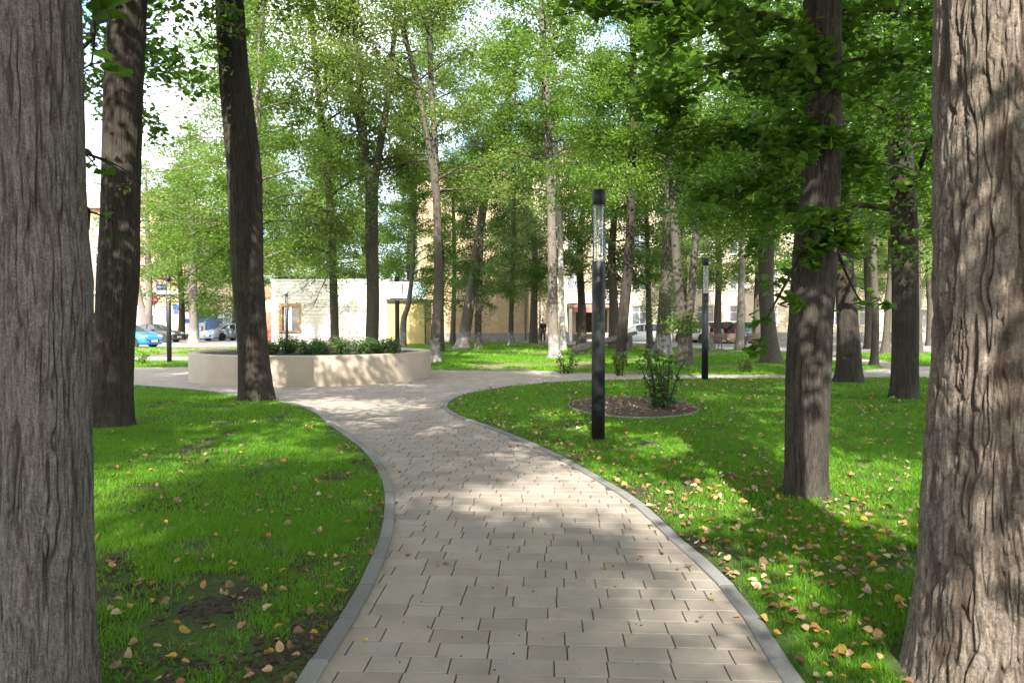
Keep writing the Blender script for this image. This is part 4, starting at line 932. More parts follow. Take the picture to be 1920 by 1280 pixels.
# peach building across the road at left
lb = empty('street_building', (0, 0, 0)); tag(lb, 'peach and red brick street building with grey plinth beyond the blue car', 'building')
wins = []
for k in range(12):
    x = -58.6 + k * 1.86
    if x + 0.9 > -37.4: break
    for fl in range(4): wins.append((x, x + 0.85, 1.4 + fl * 3.35, 3.35 + fl * 3.35))
facade(lb, -60, -37.3, 85, 0.75, 4.9, [w for w in wins if w[3] < 4.9], M['stucco_peach'])
facade(lb, -60, -37.3, 85, 4.9, 14.4, [w for w in wins if w[2] > 4.9], M['brick_red'], 'upper_wall')
for w in wins: window(lb, *w, 85, M['white'], sill=False)
MB().box(-60, -37.26, 84.95, 85.2, -0.1, 0.75).build('plinth', M['plinth'], lb)
MB().box(-60, -37.2, 84.6, 85.02, 4.75, 5.05).build('cornice', M['white'], lb)
for k in range(4): MB().box(-57.2 + k * 5.6, -54.8 + k * 5.6, 84.0, 84.98, 7.6, 8.7).build('balcony', M['white'], lb)
MB().raw([(-37.3, 85, -0.1), (-37.3, 100, -0.1), (-37.3, 100, 14.4), (-37.3, 85, 14.4)], [(0, 1, 2, 3)]).build('side_wall', M['stucco_peach'], lb)
MB().raw([(-61, 84.4, 14.4), (-36.8, 84.4, 14.4), (-36.8, 100.5, 14.4), (-61, 100.5, 14.4), (-57, 92, 17.5), (-41, 92, 17.5)], [(0, 1, 5, 4), (1, 2, 5), (2, 3, 4, 5), (3, 0, 4), (3, 2, 1, 0)]).build('roof', M['roof'], lb)
plate = MB().box(-38.6, -37.8, 84.9, 84.94, 3.0, 3.55).box(-38.45, -37.95, 84.9, 84.94, 2.5, 2.98).build('address_plate', M['blue_sign'], lb)

# kiosk with lap siding
kx0, kx1, kY, kH = -16.75, -8.55, 52.0, 4.45
kk = empty('kiosk', (0, 0, 0)); tag(kk, 'low flat-roofed cream kiosk with lap siding and one window', 'kiosk')
wx0, wx1, wz0, wz1 = at(523, 600, kY)[0], at(564, 600, kY)[0], at(523, 623, kY)[2], at(523, 569, kY)[2]
MB().box(kx0 + 0.03, kx1 - 0.03, kY + 0.28, kY + 6, -0.1, kH - 0.03).build('wall', M['stucco_white'], kk)
nb = 17; pt = kH / nb
for r in range(nb):
    z0_, z1_ = r * pt + 0.003, (r + 1) * pt - 0.012
    segs = [(kx0, kx1)] if z1_ < wz0 or z0_ > wz1 else [(kx0, wx0 - 0.002), (wx1 + 0.002, kx1)]
    for a, b in segs: MB().prism([(a, z0_), (b, z0_), (b, z1_), (a, z1_)], kY, kY + 0.27).build('siding_board', M['siding'], kk)
MB().box(kx0 - 0.05, kx1 + 0.05, kY - 0.06, kY + 6.1, kH, kH + 0.09).build('roof_edge', M['white'], kk)
MB().box(kx1 + 0.001, kx1 + 0.06, kY - 0.02, kY + 5.9, -0.08, kH - 0.01).build('corner_trim', M['brown_wood'], kk)
m = MB(); t_ = 0.11
m.box(wx0, wx0 + t_ * 2.2, kY - 0.05, kY + 0.2, wz0, wz1).box(wx1 - t_, wx1, kY - 0.05, kY + 0.2, wz0, wz1).box(wx0 + t_ * 2.2, wx1 - t_, kY - 0.05, kY + 0.2, wz0, wz0 + t_).box(wx0 + t_ * 2.2, wx1 - t_, kY - 0.05, kY + 0.2, wz1 - t_ * 1.7, wz1)
wo = m.build('window', M['brown_wood'], kk)
MB().box(wx0 + 0.2, wx1 - 0.1, kY + 0.12, kY + 0.14, wz0 + 0.1, wz1 - 0.15).build('pane', M['pane'], wo)
for fx in (0.27, 0.50, 0.56): x = wx0 + (wx1 - wx0) * fx; MB().box(x - 0.045, x + 0.045, kY + 0.06, kY + 0.115, wz0 + 0.11, wz1 - 0.19).build('mullion', M['white'], wo)
MB().box(wx0 + (wx1 - wx0) * 0.30, wx0 + (wx1 - wx0) * 0.47, kY + 0.09, kY + 0.112, wz0 + 0.11, wz1 - 0.5).build('blind', M['white'], wo)
an = empty('annex', (0, 0, 0)); tag(an, 'small annex with red roof edge at the left end of the kiosk', 'building')
MB().box(-18.6, kx0 - 0.06, kY + 0.6, kY + 5, -0.1, 3.3).build('wall', M['stucco_white'], an)
MB().box(-18.75, kx0 - 0.055, kY + 0.3, kY + 5.1, 3.3, 4.05).build('roof', M['red_roof'], an)
MB().box(-17.6, kx0 - 0.08, kY + 0.55, kY + 0.598, 0.1, 2.3).build('door', M['red_roof'], an)
sh = empty('shed', (0, 0, 0)); tag(sh, 'ochre sheet-metal shed with dark roof edge beside the kiosk', 'shed')
sx0, sx1 = kx1 + 0.1, at(797, 600, 50.5)[0]
MB().box(sx0, sx1, 50.5, 54.5, 0.02, 2.95).build('wall', M['ochre'], sh)
MB().box(sx0 - 0.03, sx1 + 0.16, 50.3, 54.6, 2.95, 3.12).build('roof', M['dark'], sh)
for k in range(1, 4): x = sx0 + (sx1 - sx0) * k / 4; MB().box(x - 0.015, x + 0.015, 50.485, 50.499, 0.05, 2.93).build('seam', M['ochre'], sh)
MB().box(sx1 - 0.02, sx1 + 0.05, 50.42, 50.49, 0.0, 2.94).build('corner_trim', M['dark'], sh)
sg = empty('billboard', (0, 0, 0)); tag(sg, 'white and pale blue sign panel standing on the shed roof', 'sign')
MB().box(sx0 + 0.05, sx1 + 0.05, 50.6, 50.72, 3.2, 4.3).build('panel', M['white'], sg)
lb_ = plain('pale_blue_print', (0.42, 0.60, 0.74), 0.5, 0.2, 2)
MB().box(sx0 + 1.15, sx1 - 0.02, 50.592, 50.599, 3.25, 4.2).build('print', lb_, sg)
MB().tube([(sx1 - 0.62, 50.58, 3.45), (sx1 - 0.72, 50.58, 3.75), (sx1 - 0.55, 50.58, 3.95), (sx1 - 0.4, 50.58, 3.8), (sx1 - 0.42, 50.58, 3.5)], 0.035, 6).build('mark', M['dark'], sg)
MB().box(sx0 + 0.98, sx0 + 1.08, 50.588, 50.599, 3.5, 4.15).build('mark', M['dark'], sg)
for x in (sx0 + 0.3, sx1 - 0.4): MB().box(x - 0.03, x + 0.03, 50.73, 50.8, 3.1, 4.2).build('support', M['grey_metal'], sg)

# blue street booth, white van box, signs
bt = empty('street_booth', (0, 0, 0)); tag(bt, 'bright blue street booth behind the whitewashed roadside tree', 'booth')
bx0, bx1 = at(369, 600, 70)[0], at(391, 600, 70)[0]
MB().box(bx0, bx1, 70, 72, -0.1, 2.0).build('wall', M['blue_paint'], bt); MB().box(bx0 - 0.1, bx1 + 0.1, 69.8, 72.1, 2.0, 2.75).build('header', M['blue_sign'], bt)
MB().box(bx0 + 0.25, bx1 - 0.3, 69.95, 69.99, 0.05, 1.5).build('poster', M['white'], bt); MB().box(bx0 + 0.42, bx1 - 0.5, 69.92, 69.949, 0.2, 1.2).build('poster_figure', M['brown_wood'], bt)
b2 = empty('street_booth', (0, 0, 0)); tag(b2, 'white and blue ticket booth left of the whitewashed roadside tree', 'booth')
c0, c1 = at(344, 600, 72)[0], at(356, 600, 72)[0]
MB().box(c0, c1, 72, 73, -0.1, 2.5).build('wall', M['stucco_white'], b2); MB().box(c0 - 0.03, c1 + 0.03, 71.9, 73.1, 1.5, 1.85).build('band', M['blue_sign'], b2); MB().box(c0, c1, 71.95, 71.99, 0.0, 0.4).build('base', M['dark'], b2)
sgp = empty('road_sign', (0, 0, 0)); tag(sgp, 'round red no-entry road sign with white bar', 'sign')
c = at(288, 563, 64)
def disc(m, cx_, y0, y1, cz, r, n=28):
    return m.prism([(cx_ + r * math.cos(2 * math.pi * k / n), cz + r * math.sin(2 * math.pi * k / n)) for k in range(n)], y0, y1)
disc(MB(), c[0], 64, 64.03, c[2], 0.40).build('plate', M['red_sign'], sgp); MB().box(c[0] - 0.28, c[0] + 0.28, 63.98, 63.998, c[2] - 0.07, c[2] + 0.07).build('bar', M['white'], sgp)
MB().tube([(c[0] + 0.05, 64.08, -0.1), (c[0] + 0.05, 64.08, c[2] + 0.4)], 0.04, 10).build('pole', M['grey_metal'], sgp, True)
sg2 = empty('road_sign', (0, 0, 0)); tag(sg2, 'blue one-way road sign with a white arrow', 'sign')
c = at(302, 538, 62)
MB().box(c[0] - 0.42, c[0] + 0.42, 62, 62.03, c[2] - 0.26, c[2] + 0.26).build('plate', M['blue_sign'], sg2)
MB().prism([(c[0] + 0.34, c[2] - 0.05), (c[0] + 0.34, c[2] + 0.05), (c[0] - 0.12, c[2] + 0.05), (c[0] - 0.12, c[2] + 0.14), (c[0] - 0.36, c[2]), (c[0] - 0.12, c[2] - 0.14), (c[0] - 0.12, c[2] - 0.05)], 61.97, 61.998).build('arrow', M['white'], sg2)
MB().tube([(c[0] + 0.44, 62.07, -0.1), (c[0] + 0.44, 62.07, c[2] + 0.4)], 0.04, 10).build('pole', M['grey_metal'], sg2, True)
MB().box(c[0] + 0.42, c[0] + 0.46, 62.0, 62.11, c[2] - 0.03, c[2] + 0.03).build('bracket', M['grey_metal'], sg2)

# ------------------------------------------------------------------ cars
def car(name, label, x, y, rz, paint, L=4.25, H=1.48, W=1.76, kind='hatch', group='parked cars'):
    t = empty(name, (x, y, 0.0), rz); tag(t, label, 'car', group)
    h = L / 2
    if kind == 'hatch': st = [(-1.0, .55, .62), (-.985, .62, .86), (-.94, .66, .93), (-.80, .70, 1.36), (-.55, .70, 1.46), (-.12, .69, 1.48), (.12, .68, 1.43), (.20, .68, 1.36), (.48, .66, 1.0), (.72, .62, .93), (.90, .56, .82), (.97, .50, .68), (1.0, .46, .56)]
    elif kind == 'suv': st = [(-1.0, .60, .75), (-.99, .66, 1.0), (-.96, .70, 1.08), (-.86, .74, 1.56), (-.60, .74, 1.64), (-.15, .73, 1.66), (.10, .72, 1.62), (.18, .72, 1.54), (.42, .70, 1.14), (.72, .66, 1.06), (.92, .60, .95), (.98, .54, .78), (1.0, .5, .62)]
    else: st = [(-1.0, .52, .60), (-.985, .58, .86), (-.93, .62, .96), (-.68, .68, .99), (-.46, .69, 1.34), (-.30, .69, 1.42), (.02, .68, 1.44), (.14, .68, 1.40), (.22, .68, 1.32), (.48, .66, .96), (.74, .60, .88), (.92, .54, .78), (.98, .48, .62), (1.0, .44, .52)]
    k = H / 1.48 if kind == 'hatch' else 1.0
    belt = {'hatch': 0.93, 'suv': 1.07, 'sedan': 0.95}[kind]
    rows = []
    for (fx, wf, zt) in st:
        zt *= k; hw = W * (0.5 if abs(fx) < .9 else 0.5 * (0.80 + 0.2 * (1 - (abs(fx) - .9) / .1))); bt_ = min(belt, zt - 0.02)
        roofw = hw * (0.80 - 0.02) if zt > belt + 0.15 else hw * 0.90
        rows.append([(0.0, .20), (hw * .86, .20), (hw * .97, .30), (hw, .50), (hw * .995, bt_ - .10), (hw * .955, bt_), (roofw + (hw * .955 - roofw) * 0.12 if zt > belt + .15 else hw * 0.93, zt - 0.05 if zt > belt + .15 else bt_ + 0.01), (roofw * .86, zt - 0.01), (0.0, zt)])
    nr = len(st); n = len(rows[0]); V = []; idx = {}
    for i, (fx, _, _) in enumerate(st):
        for sgn in (1, -1):
            for j, (yy, z) in enumerate(rows[i]):
                if sgn == -1 and yy == 0.0: idx[(i, j, -1)] = idx[(i, j, 1)]; continue
                idx[(i, j, sgn)] = len(V); V.append((fx * h, yy * sgn, z))
    body = []; side = []; ws = []; rw = []
    for i in range(nr - 1):
        zt0, zt1 = st[i][2] * k, st[i + 1][2] * k
        for sgn in (1, -1):
            for j in range(n - 1):
                q = (idx[(i, j, sgn)], idx[(i + 1, j, sgn)], idx[(i + 1, j + 1, sgn)], idx[(i, j + 1, sgn)]); q = q if sgn == -1 else q[::-1]
                q = tuple(dict.fromkeys(q))
                if len(q) < 3: continue
                tall = zt0 > belt + .2 and zt1 > belt + .2; slope = abs(zt1 - zt0) > 0.28
                if j == 5 and tall: side.append(q)
                elif j in (6, 7) and slope: (ws if st[i][0] > 0 else rw).append(q)
                else: body.append(q)
    for f in (-1, 1):
        i = 0 if f == -1 else nr - 1
        loop = [idx[(i, j, 1)] for j in range(n)] + [idx[(i, j, -1)] for j in range(n - 2, 0, -1)]; body.append(tuple(loop if f == 1 else loop[::-1]))
    def sub(nm, faces, mat, smooth=True):
        u = sorted({a for f in faces for a in f}); mp = {a: b for b, a in enumerate(u)}
        return MB().raw([V[a] for a in u], [tuple(mp[a] for a in f) for f in faces]).build(nm, mat, t, smooth)
    sub('body', body, paint)
    for sgn in (1, -1):
        fs = [f for f in side if V[f[0]][1] * sgn > 0]
        if fs: sub('side_window', fs, M['car_glass'])
    for sgn in (1, -1): MB().box(-0.03 - 0.12, 0.03 - 0.12, sgn * W * 0.45 - 0.04, sgn * W * 0.45 + 0.06, belt - 0.02, H * 0.93).build('pillar', paint, t)
    if ws: sub('windscreen', ws, M['car_glass'])
    if rw: sub('rear_window', rw, M['car_glass'])
    for fx in (-0.60, 0.62):
        for sgn in (1, -1):
            r = 0.315; wy = sgn * (W / 2 - 0.10)
            w = empty('wheel', (fx * h, wy, r)); w.parent = t; w.rotation_euler = (math.pi / 2, 0, 0)
            MB().lathe([(r * .66, -0.10), (r * .94, -0.105), (r, -0.07), (r, 0.07), (r * .94, 0.105), (r * .66, 0.10)], 26, cap=False).build('tyre', M['rubber'], w, True)
            MB().lathe([(r * .66, -0.09), (r * .60, -0.07), (r * .2, -0.085), (r * .2, 0.085), (r * .60, 0.07), (r * .66, 0.09)], 20).build('rim', M['rim'], w, True)
            o = MB().lathe([(r * 1.16, -0.004), (r * 1.16, 0.004)], 28).build('wheel_arch', M['rubber'], t); o.location = (fx * h, sgn * (W / 2 + 0.002), r + 0.02); o.rotation_euler = (math.pi / 2, 0, 0)
    for sgn in (1, -1):
        MB().box(h * .925, h * .972, sgn * W * .36 - 0.17, sgn * W * .36 + 0.17, .62, .76, 0.02).build('headlight', M['lamp_clear'], t)
        MB().box(-h * 1.002, -h * .955, sgn * W * .37 - 0.12, sgn * W * .37 + 0.12, .74, .96 if kind != 'suv' else 1.15, 0.02).build('tail_light', M['lamp_red'], t)
        MB().box(.16 * h, .26 * h, sgn * (W / 2 + 0.07) - 0.07, sgn * (W / 2 + 0.07) + 0.07, belt - 0.03, belt + 0.10, 0.03).build('mirror', paint, t)
    MB().box(h * .985, h * 1.004, -0.42, 0.42, .34, .48, 0.01).build('grille', M['rubber'], t)
    MB().box(h * 1.0, h * 1.012, -0.26, 0.26, .36, .47).build('number_plate', M['white'], t); MB().box(-h * 1.012, -h * 1.0, -0.26, 0.26, .50, .61).build('number_plate', M['white'], t)
    return t
P_blue = carpaint('paint_blue', (0.02, 0.20, 0.58)); P_white = carpaint('paint_white', (0.72, 0.74, 0.76)); P_silver = carpaint('paint_silver_blue', (0.36, 0.44, 0.54)); P_dark = carpaint('paint_dark', (0.03, 0.03, 0.035)); P_teal = carpaint('paint_dark_teal', (0.03, 0.07, 0.08))
c = at(235, 640, 46.5); car('parked_car', 'bright blue hatchback with its nose to the right by the grass verge', c[0], 46.5, math.radians(-14), P_blue)
c = at(278, 640, 58); car('parked_car', 'dark car half hidden behind the blue hatchback', c[0], 59, math.radians(-8), P_dark, kind='sedan')
c = at(427, 640, 64); car('parked_car', 'silver-blue car facing the park behind the leaning dark trunk', c[0], 64, math.radians(-118), P_silver, kind='hatch')
c = at(1200, 640, 53); car('parked_car', 'white car side-on behind the ivy-wrapped trunks', c[0], 53, math.pi + 0.03, P_white, kind='hatch', L=4.3)
c = at(1330, 640, 51); car('parked_car', 'white estate car with red tail lamps left of the bench', c[0] + 0.9, 57.5, math.radians(118), P_white, kind='suv')
c = at(1378, 640, 53); car('parked_car', 'dark sport utility car seen from behind, above the bench', c[0] + 1.0, 57, math.radians(97), P_teal, kind='suv', L=4.5, W=1.85)
vn = empty('delivery_van', tuple(at(424, 640, 76)[:2]) + (0,), math.radians(-100)); tag(vn, 'white box van standing behind the silver-blue car', 'van')
MB().box(-2.4, 0.9, -0.95, 0.95, 0.75, 2.75, 0.06).build('box_body', M['white'], vn); MB().prism([(0.92, 0.5), (2.3, 0.5), (2.3, 1.1), (1.75, 1.95), (0.92, 2.0)], -0.9, 0.9).build('cab', M['white'], vn)
MB().prism([(1.78, 1.95), (2.31, 1.14), (2.325, 1.14), (1.8, 1.95)], -0.78, 0.78).build('windscreen', M['car_glass'], vn); MB().box(-2.4, 2.2, -0.8, 0.8, 0.4, 0.72).build('chassis', M['rubber'], vn)
for fx in (-1.5, 1.5):
    for sgn in (1, -1):
        w = MB().lathe([(0.2, -0.11), (0.36, -0.11), (0.38, -0.06), (0.38, 0.06), (0.36, 0.11), (0.2, 0.11)], 22).build('wheel', M['rubber'], vn, True); w.location = (fx, sgn * 0.82, 0.38); w.rotation_euler = (math.pi / 2, 0, 0)

# ------------------------------------------------------------------ benches, log, stump, person
def bench(px, Y, rz, label):
    c = at(px, 640, Y); t = empty('park_bench', (c[0], Y, 0.02), rz); tag(t, label, 'bench', 'black park benches')
    for k in range(4): MB().box(-0.85, 0.85, -0.22 + k * 0.11, -0.13 + k * 0.11, 0.43, 0.465, 0.006).build('seat_slat', M['bench_wood'], t)
    for k in range(4):
        z = 0.52 + k * 0.10; y_ = 0.24 + k * 0.035; MB().box(-0.85, 0.85, y_, y_ + 0.03, z, z + 0.08, 0.006).build('back_slat', M['bench_wood'], t)
    for x in (-0.68, 0.68):
        MB().tube([(x, -0.26, 0.0), (x, -0.20, 0.22), (x, -0.22, 0.42), (x, 0.22, 0.42), (x, 0.30, 0.62), (x, 0.40, 0.92)], 0.022, 8).build('frame', M['black'], t, True)
        MB().tube([(x, 0.30, 0.0), (x, 0.20, 0.2), (x, 0.2, 0.42)], 0.022, 8).build('leg', M['black'], t, True)
        MB().tube([(x, -0.24, 0.43), (x, -0.26, 0.64), (x, 0.0, 0.66), (x, 0.31, 0.66)], 0.018, 8).build('armrest', M['black'], t, True)
    return t
bench(1372, 42.5, 0.12, 'black slatted park bench left of the pale straight trunk'); bench(1416, 42.8, math.pi + 0.2, 'black park bench half hidden by the pale and curving trunks')
lg = empty('fallen_log', (0, 0, 0)); tag(lg, 'pale barkless fallen tree trunk propped aslant on the grass', 'log')
A = at(1078, 655, 34); B = at(1150, 634, 37); Cc = at(1192, 624, 39)
V, Q = trunk_arrays(np.array([(0, 0, 0), (0, 0, 1.0), (0, 0, 2.2), (0, 0, 3.6)]), np.array((0.19, 0.16, 0.14, 0.09)), 28, 60, 0.03, 71, 0.0, 'ridge', 0.6)
V = V - V.mean(0) * np.array((1, 1, 0)); ln = np.linalg.norm(Cc - A); V[:, 2] *= ln / 3.6
rot = Vector((0, 0, 1)).rotation_difference(Vector(Cc - A)).to_matrix(); V = V @ np.array(rot).T + A
n28 = 28; Fc = [tuple(range(n28 - 1, -1, -1)), tuple(range(len(V) - n28, len(V)))]
MB().raw(V, [tuple(q) for q in Q] + Fc).build('stem', M['bark_pale'], lg, True)
mid = A + (Cc - A) * 0.16
MB().box(mid[0] - 0.08, mid[0] + 0.08, mid[1] - 0.1, mid[1] + 0.1, -0.05, mid[2] - 0.12, 0.02).build('prop', M['bark_pale'], lg)
mid = A + (Cc - A) * 0.9; MB().box(mid[0] - 0.1, mid[0] + 0.1, mid[1] - 0.1, mid[1] + 0.1, -0.05, mid[2] - 0.1, 0.02).build('prop', M['bark_pale'], lg)
stp = empty('tree_stump', tuple(gnd(1334, 655)) + (0,)); tag(stp, 'short whitewashed stump beside the second lamp post, left of the bench', 'stump')
V, Q = trunk_arrays(np.array([(0, 0, -0.05), (0.02, 0, 0.5), (0.0, 0, 1.0)]), np.array((0.2, 0.16, 0.15)), 20, 20, 0.01, 77, 0.4); MB().raw(V, [tuple(q) for q in Q] + [tuple(range(len(V) - 20, len(V)))]).build('stem', M['bark_wash_pale'], stp, True)

def skinmesh(name, pts, edges, rad, mat, parent, root=0, sub=2):
    me = bpy.data.meshes.new(name); me.from_pydata(pts, edges, []); o = add(name, me, parent)
    o.modifiers.new('skin', 'SKIN'); sv_ = me.skin_vertices[0].data
    for v, r in zip(sv_, rad): v.radius = r if isinstance(r, tuple) else (r, r)
    sv_[root].use_root = True
    o.modifiers['skin'].use_smooth_shade = True
    s = o.modifiers.new('sub', 'SUBSURF'); s.levels = sub; s.render_levels = sub
    me.materials.append(mat); return o
skin = plain('skin', (0.45, 0.29, 0.21), 0.6, 0.08, 10); cloth = plain('black_cloth', (0.022, 0.022, 0.026), 0.9, 0.3, 12); trou = plain('dark_trousers', (0.055, 0.045, 0.04), 0.9, 0.3, 12); hairm = plain('dark_hair', (0.03, 0.022, 0.017), 0.7, 0.3, 30)
c = at(1018, 643, 55.5); pr = empty('person', (c[0], 55.5, 0.0), 0.15); tag(pr, 'person in a black top and dark trousers walking by the brick corner', 'person')
pts = [(0, 0, .98), (0, 0, 1.15), (0, -.01, 1.36), (0, 0, 1.50), (0, .02, 1.58), (0, .03, 1.68), (0, .02, 1.77),
       (.18, 0, 1.42), (.23, .05, 1.15), (.21, -.06, .92), (.20, -.09, .83), (-.18, 0, 1.42), (-.24, -.04, 1.15), (-.22, -.16, .93), (-.21, -.20, .85),
       (.10, 0, .92), (.10, -.12, .52), (.10, -.06, .10), (.10, -.19, .04), (-.10, 0, .92), (-.10, .10, .50), (-.10, .26, .14), (-.10, .16, .06)]
ed = [(0, 1), (1, 2), (2, 3), (3, 4), (4, 5), (5, 6), (2, 7), (7, 8), (8, 9), (9, 10), (2, 11), (11, 12), (12, 13), (13, 14), (0, 15), (15, 16), (16, 17), (17, 18), (0, 19), (19, 20), (20, 21), (21, 22)]
rd = [(.11, .08), (.11, .08), (.12, .085), (.06, .06), (.055, .055), (.085, .10), (.07, .085), .055, .045, .036, .03, .055, .045, .036, .03, .085, .062, .045, .035, .085, .062, .045, .035]
skinmesh('body', pts, ed, rd, skin, pr)
skinmesh('jacket', [pts[i] for i in (0, 1, 2, 3, 7, 8, 9, 11, 12, 13)], [(0, 1), (1, 2), (2, 3), (2, 4), (4, 5), (5, 6), (2, 7), (7, 8), (8, 9)], [(.17, .13), (.165, .125), (.185, .13), (.075, .07), .075, .062, .052, .075, .062, .052], cloth, pr)
skinmesh('trousers', [pts[i] for i in (0, 15, 16, 17, 19, 20, 21)], [(0, 1), (1, 2), (2, 3), (0, 4), (4, 5), (5, 6)], [(.155, .115), .10, .08, .062, .10, .08, .062], trou, pr)
skinmesh('hair', [(0, .045, 1.70), (0, .04, 1.79)], [(0, 1)], [(.088, .098), (.085, .095)], hairm, pr)
for s_, a_, b_ in ((1, (.10, -.05, .05), (.10, -.22, .04)), (-1, (-.10, .25, .09), (-.10, .12, .04))): skinmesh('shoe', [a_, b_], [(0, 1)], [.055, .045], M['rubber'], pr)

# ------------------------------------------------------------------ grass, fallen leaves, loose soil
gr = np.random.RandomState(21)
def frustum(x, y, m=0.6): return (np.abs(x) < y * 0.70 + m) & (y > 1.9)
def scatter(key, y0, y1, dens):
    P = LAWNS[key]; a0, b0 = P.min(0); a1, b1 = P.max(0); b0 = max(b0, y0); b1 = min(b1, y1); xm = min(max(abs(a0), abs(a1)), b1 * 0.70 + 0.6); a0 = max(a0, -xm); a1 = min(a1, xm)
    if b1 <= b0 or a1 <= a0: return np.zeros(0), np.zeros(0)
    n = int((a1 - a0) * (b1 - b0) * dens); x = a0 + gr.rand(n) * (a1 - a0); y = b0 + gr.rand(n) * (b1 - b0)
    m = frustum(x, y) & inpoly(x, y, P); return x[m], y[m]
def grass(key, y0, y1, dens, hgt, wid, name, label):
    x, y = scatter(key, y0, y1, dens)
    if not len(x): return
    m = np.ones(len(x), bool)
    for tx, ty, tr in TRUNKS: m &= np.hypot(x - tx, y - ty) > tr
    m &= ((x - bedC[0]) / bedR[0]) ** 2 + ((y - bedC[1]) / bedR[1]) ** 2 > 1.03
    d = polydist(x, y, LAWNS[key]); p = np.stack([x, y, 0 * x], -1)
    bare = fbm(p * 2.3, 4, 41); big = fbm(p * 0.5, 2, 43)
    thr = 0.63 - 0.13 * sstep(0.35, 0.0, d)
    if key == 'left': thr = thr - 0.33 * sstep(5.8, 3.4, y) - 0.03
    m &= (bare < thr + 0.22 * gr.rand(len(x)) ** 2.2); m &= d > 0.015
    if key in ('middle', 'verge'): m &= fbm(p * 0.4, 3, 47) < 0.60
    x, y, d, p = x[m], y[m], d[m], p[m]; n = len(x); z = lawn_h(x, y, key, d) - 0.006
    pt = fbm(p * 1.4, 3, 51); hh = hgt * (0.5 + 0.8 * gr.rand(n)) * (0.7 + 0.6 * pt) * (0.6 + 0.4 * sstep(0, 0.3, d))
    az = gr.rand(n) * 2 * np.pi; la = gr.rand(n) * 2 * np.pi; le = hh * np.abs(gr.normal(0.55, 0.45, n))
    ux, uy = np.cos(az) * wid / 2 * (0.7 + 0.6 * gr.rand(n)), np.sin(az) * wid / 2
    V = np.zeros((n, 3, 3)); V[:, 0] = np.stack([x - ux, y - uy, z], -1); V[:, 1] = np.stack([x + ux, y + uy, z], -1); V[:, 2] = np.stack([x + np.cos(la) * le, y + np.sin(la) * le, z + hh], -1)
    o = add(name, np_mesh(name, V.reshape(-1, 3), np.arange(n * 3).reshape(-1, 3), M['grass'])); tag(o, label, 'grass', None, 'stuff')
grass('left', 1.9, 6.0, 13000, 0.045, 0.0052, 'grass', 'patchy green grass on the left lawn near the viewer')
grass('left', 6.0, 11.0, 4200, 0.046, 0.009, 'grass', 'thick green grass in the middle of the left lawn')
grass('left', 11.0, 21.5, 1300, 0.048, 0.017, 'grass', 'green grass at the far side of the left lawn')
grass('right', 1.9, 6.0, 13000, 0.045, 0.0052, 'grass', 'green grass among fallen leaves on the near right lawn')
grass('right', 6.0, 11.0, 4200, 0.046, 0.009, 'grass', 'thick green grass around the tall lamp post')
grass('right', 11.0, 22.0, 1300, 0.048, 0.017, 'grass', 'green grass around the mulch bed')
grass('middle', 21, 34, 380, 0.075, 0.034, 'grass', 'sunlit grass beyond the crossing path')
grass('middle', 34, 56, 90, 0.085, 0.07, 'grass', 'sparse sunlit grass before the brick wall')
grass('strip', 25, 31, 300, 0.075, 0.034, 'grass', 'narrow grass strip behind the planter at left')
grass('verge', 34, 46, 90, 0.085, 0.07, 'grass', 'sunlit grass verge in front of the blue car')
grass('corner', 20, 38, 250, 0.075, 0.04, 'grass', 'grass beyond the forked path at right')

# fallen leaves: curled heart-shaped blades; the larger near ones one by one
def litter_shape(seed):
    r = np.random.RandomState(seed); c1, c2 = r.normal(0.7, 0.6), r.normal(0.35, 0.5); w = 0.34 + 0.12 * r.rand()
    L = [(-0.5, 0), (-0.54, 0.5 * w), (-0.3, w), (0.05, w * 0.95), (0.35, w * 0.55), (0.6, 0), (0.35, -w * 0.55), (0.05, -w * 0.95), (-0.3, -w), (-0.54, -0.5 * w), (0.05, 0.0)]
    V = np.array([(x + r.normal(0, .02), y + r.normal(0, .02), c1 * y * y * 1.6 + c2 * x * x * 0.8 + r.normal(0, .02)) for x, y in L])
    st = [(-0.5, -0.012, V[0][2]), (-0.5, 0.012, V[0][2]), (-0.95, 0.0, V[0][2] + 0.08)]
    V = np.vstack([V, st]); return V, [(10, i, (i + 1) % 10) for i in range(10)] + [(11, 12, 13)]
LC = {'yellow': (0.48, 0.33, 0.05), 'orange': (0.42, 0.21, 0.07), 'tan': (0.38, 0.26, 0.15), 'brown': (0.22, 0.13, 0.07), 'pale': (0.50, 0.42, 0.26)}
LM = {}
for k, c in LC.items():
    t = NT('fallen_leaf_' + k); n = t.noise(5, detail=5, rough=0.7); oi = t.n('ShaderNodeObjectInfo'); g = t.n('ShaderNodeNewGeometry')
    q = t.ramp(n, [(0.3, tuple(v * 0.62 for v in c)), (0.6, c), (0.8, tuple(min(1, v * 1.15) for v in c))])
    q = t.mix(1.0, q, t.ramp(t.math('FRACT', t.math('ADD', oi.outputs['Random'], g.outputs['Random Per Island'])), [(0.0, (0.7, 0.68, 0.66)), (1.0, (1.15, 1.12, 1.0))]), 'MULTIPLY')
    tr = t.n('ShaderNodeBsdfTranslucent'); t.l(q, tr.inputs['Color']); t.l(q, t.b.inputs['Base Color']); t.b.inputs['Roughness'].default_value = 0.6
    m = t.n('ShaderNodeMixShader'); m.inputs[0].default_value = 0.2; t.l(t.b.outputs[0], m.inputs[1]); t.l(tr.outputs[0], m.inputs[2]); t.l(m.outputs[0], t.out.inputs['Surface']); LM[k] = t.m
shapes = [litter_shape(s) for s in range(8)]
kinds = list(LC)
pos = []
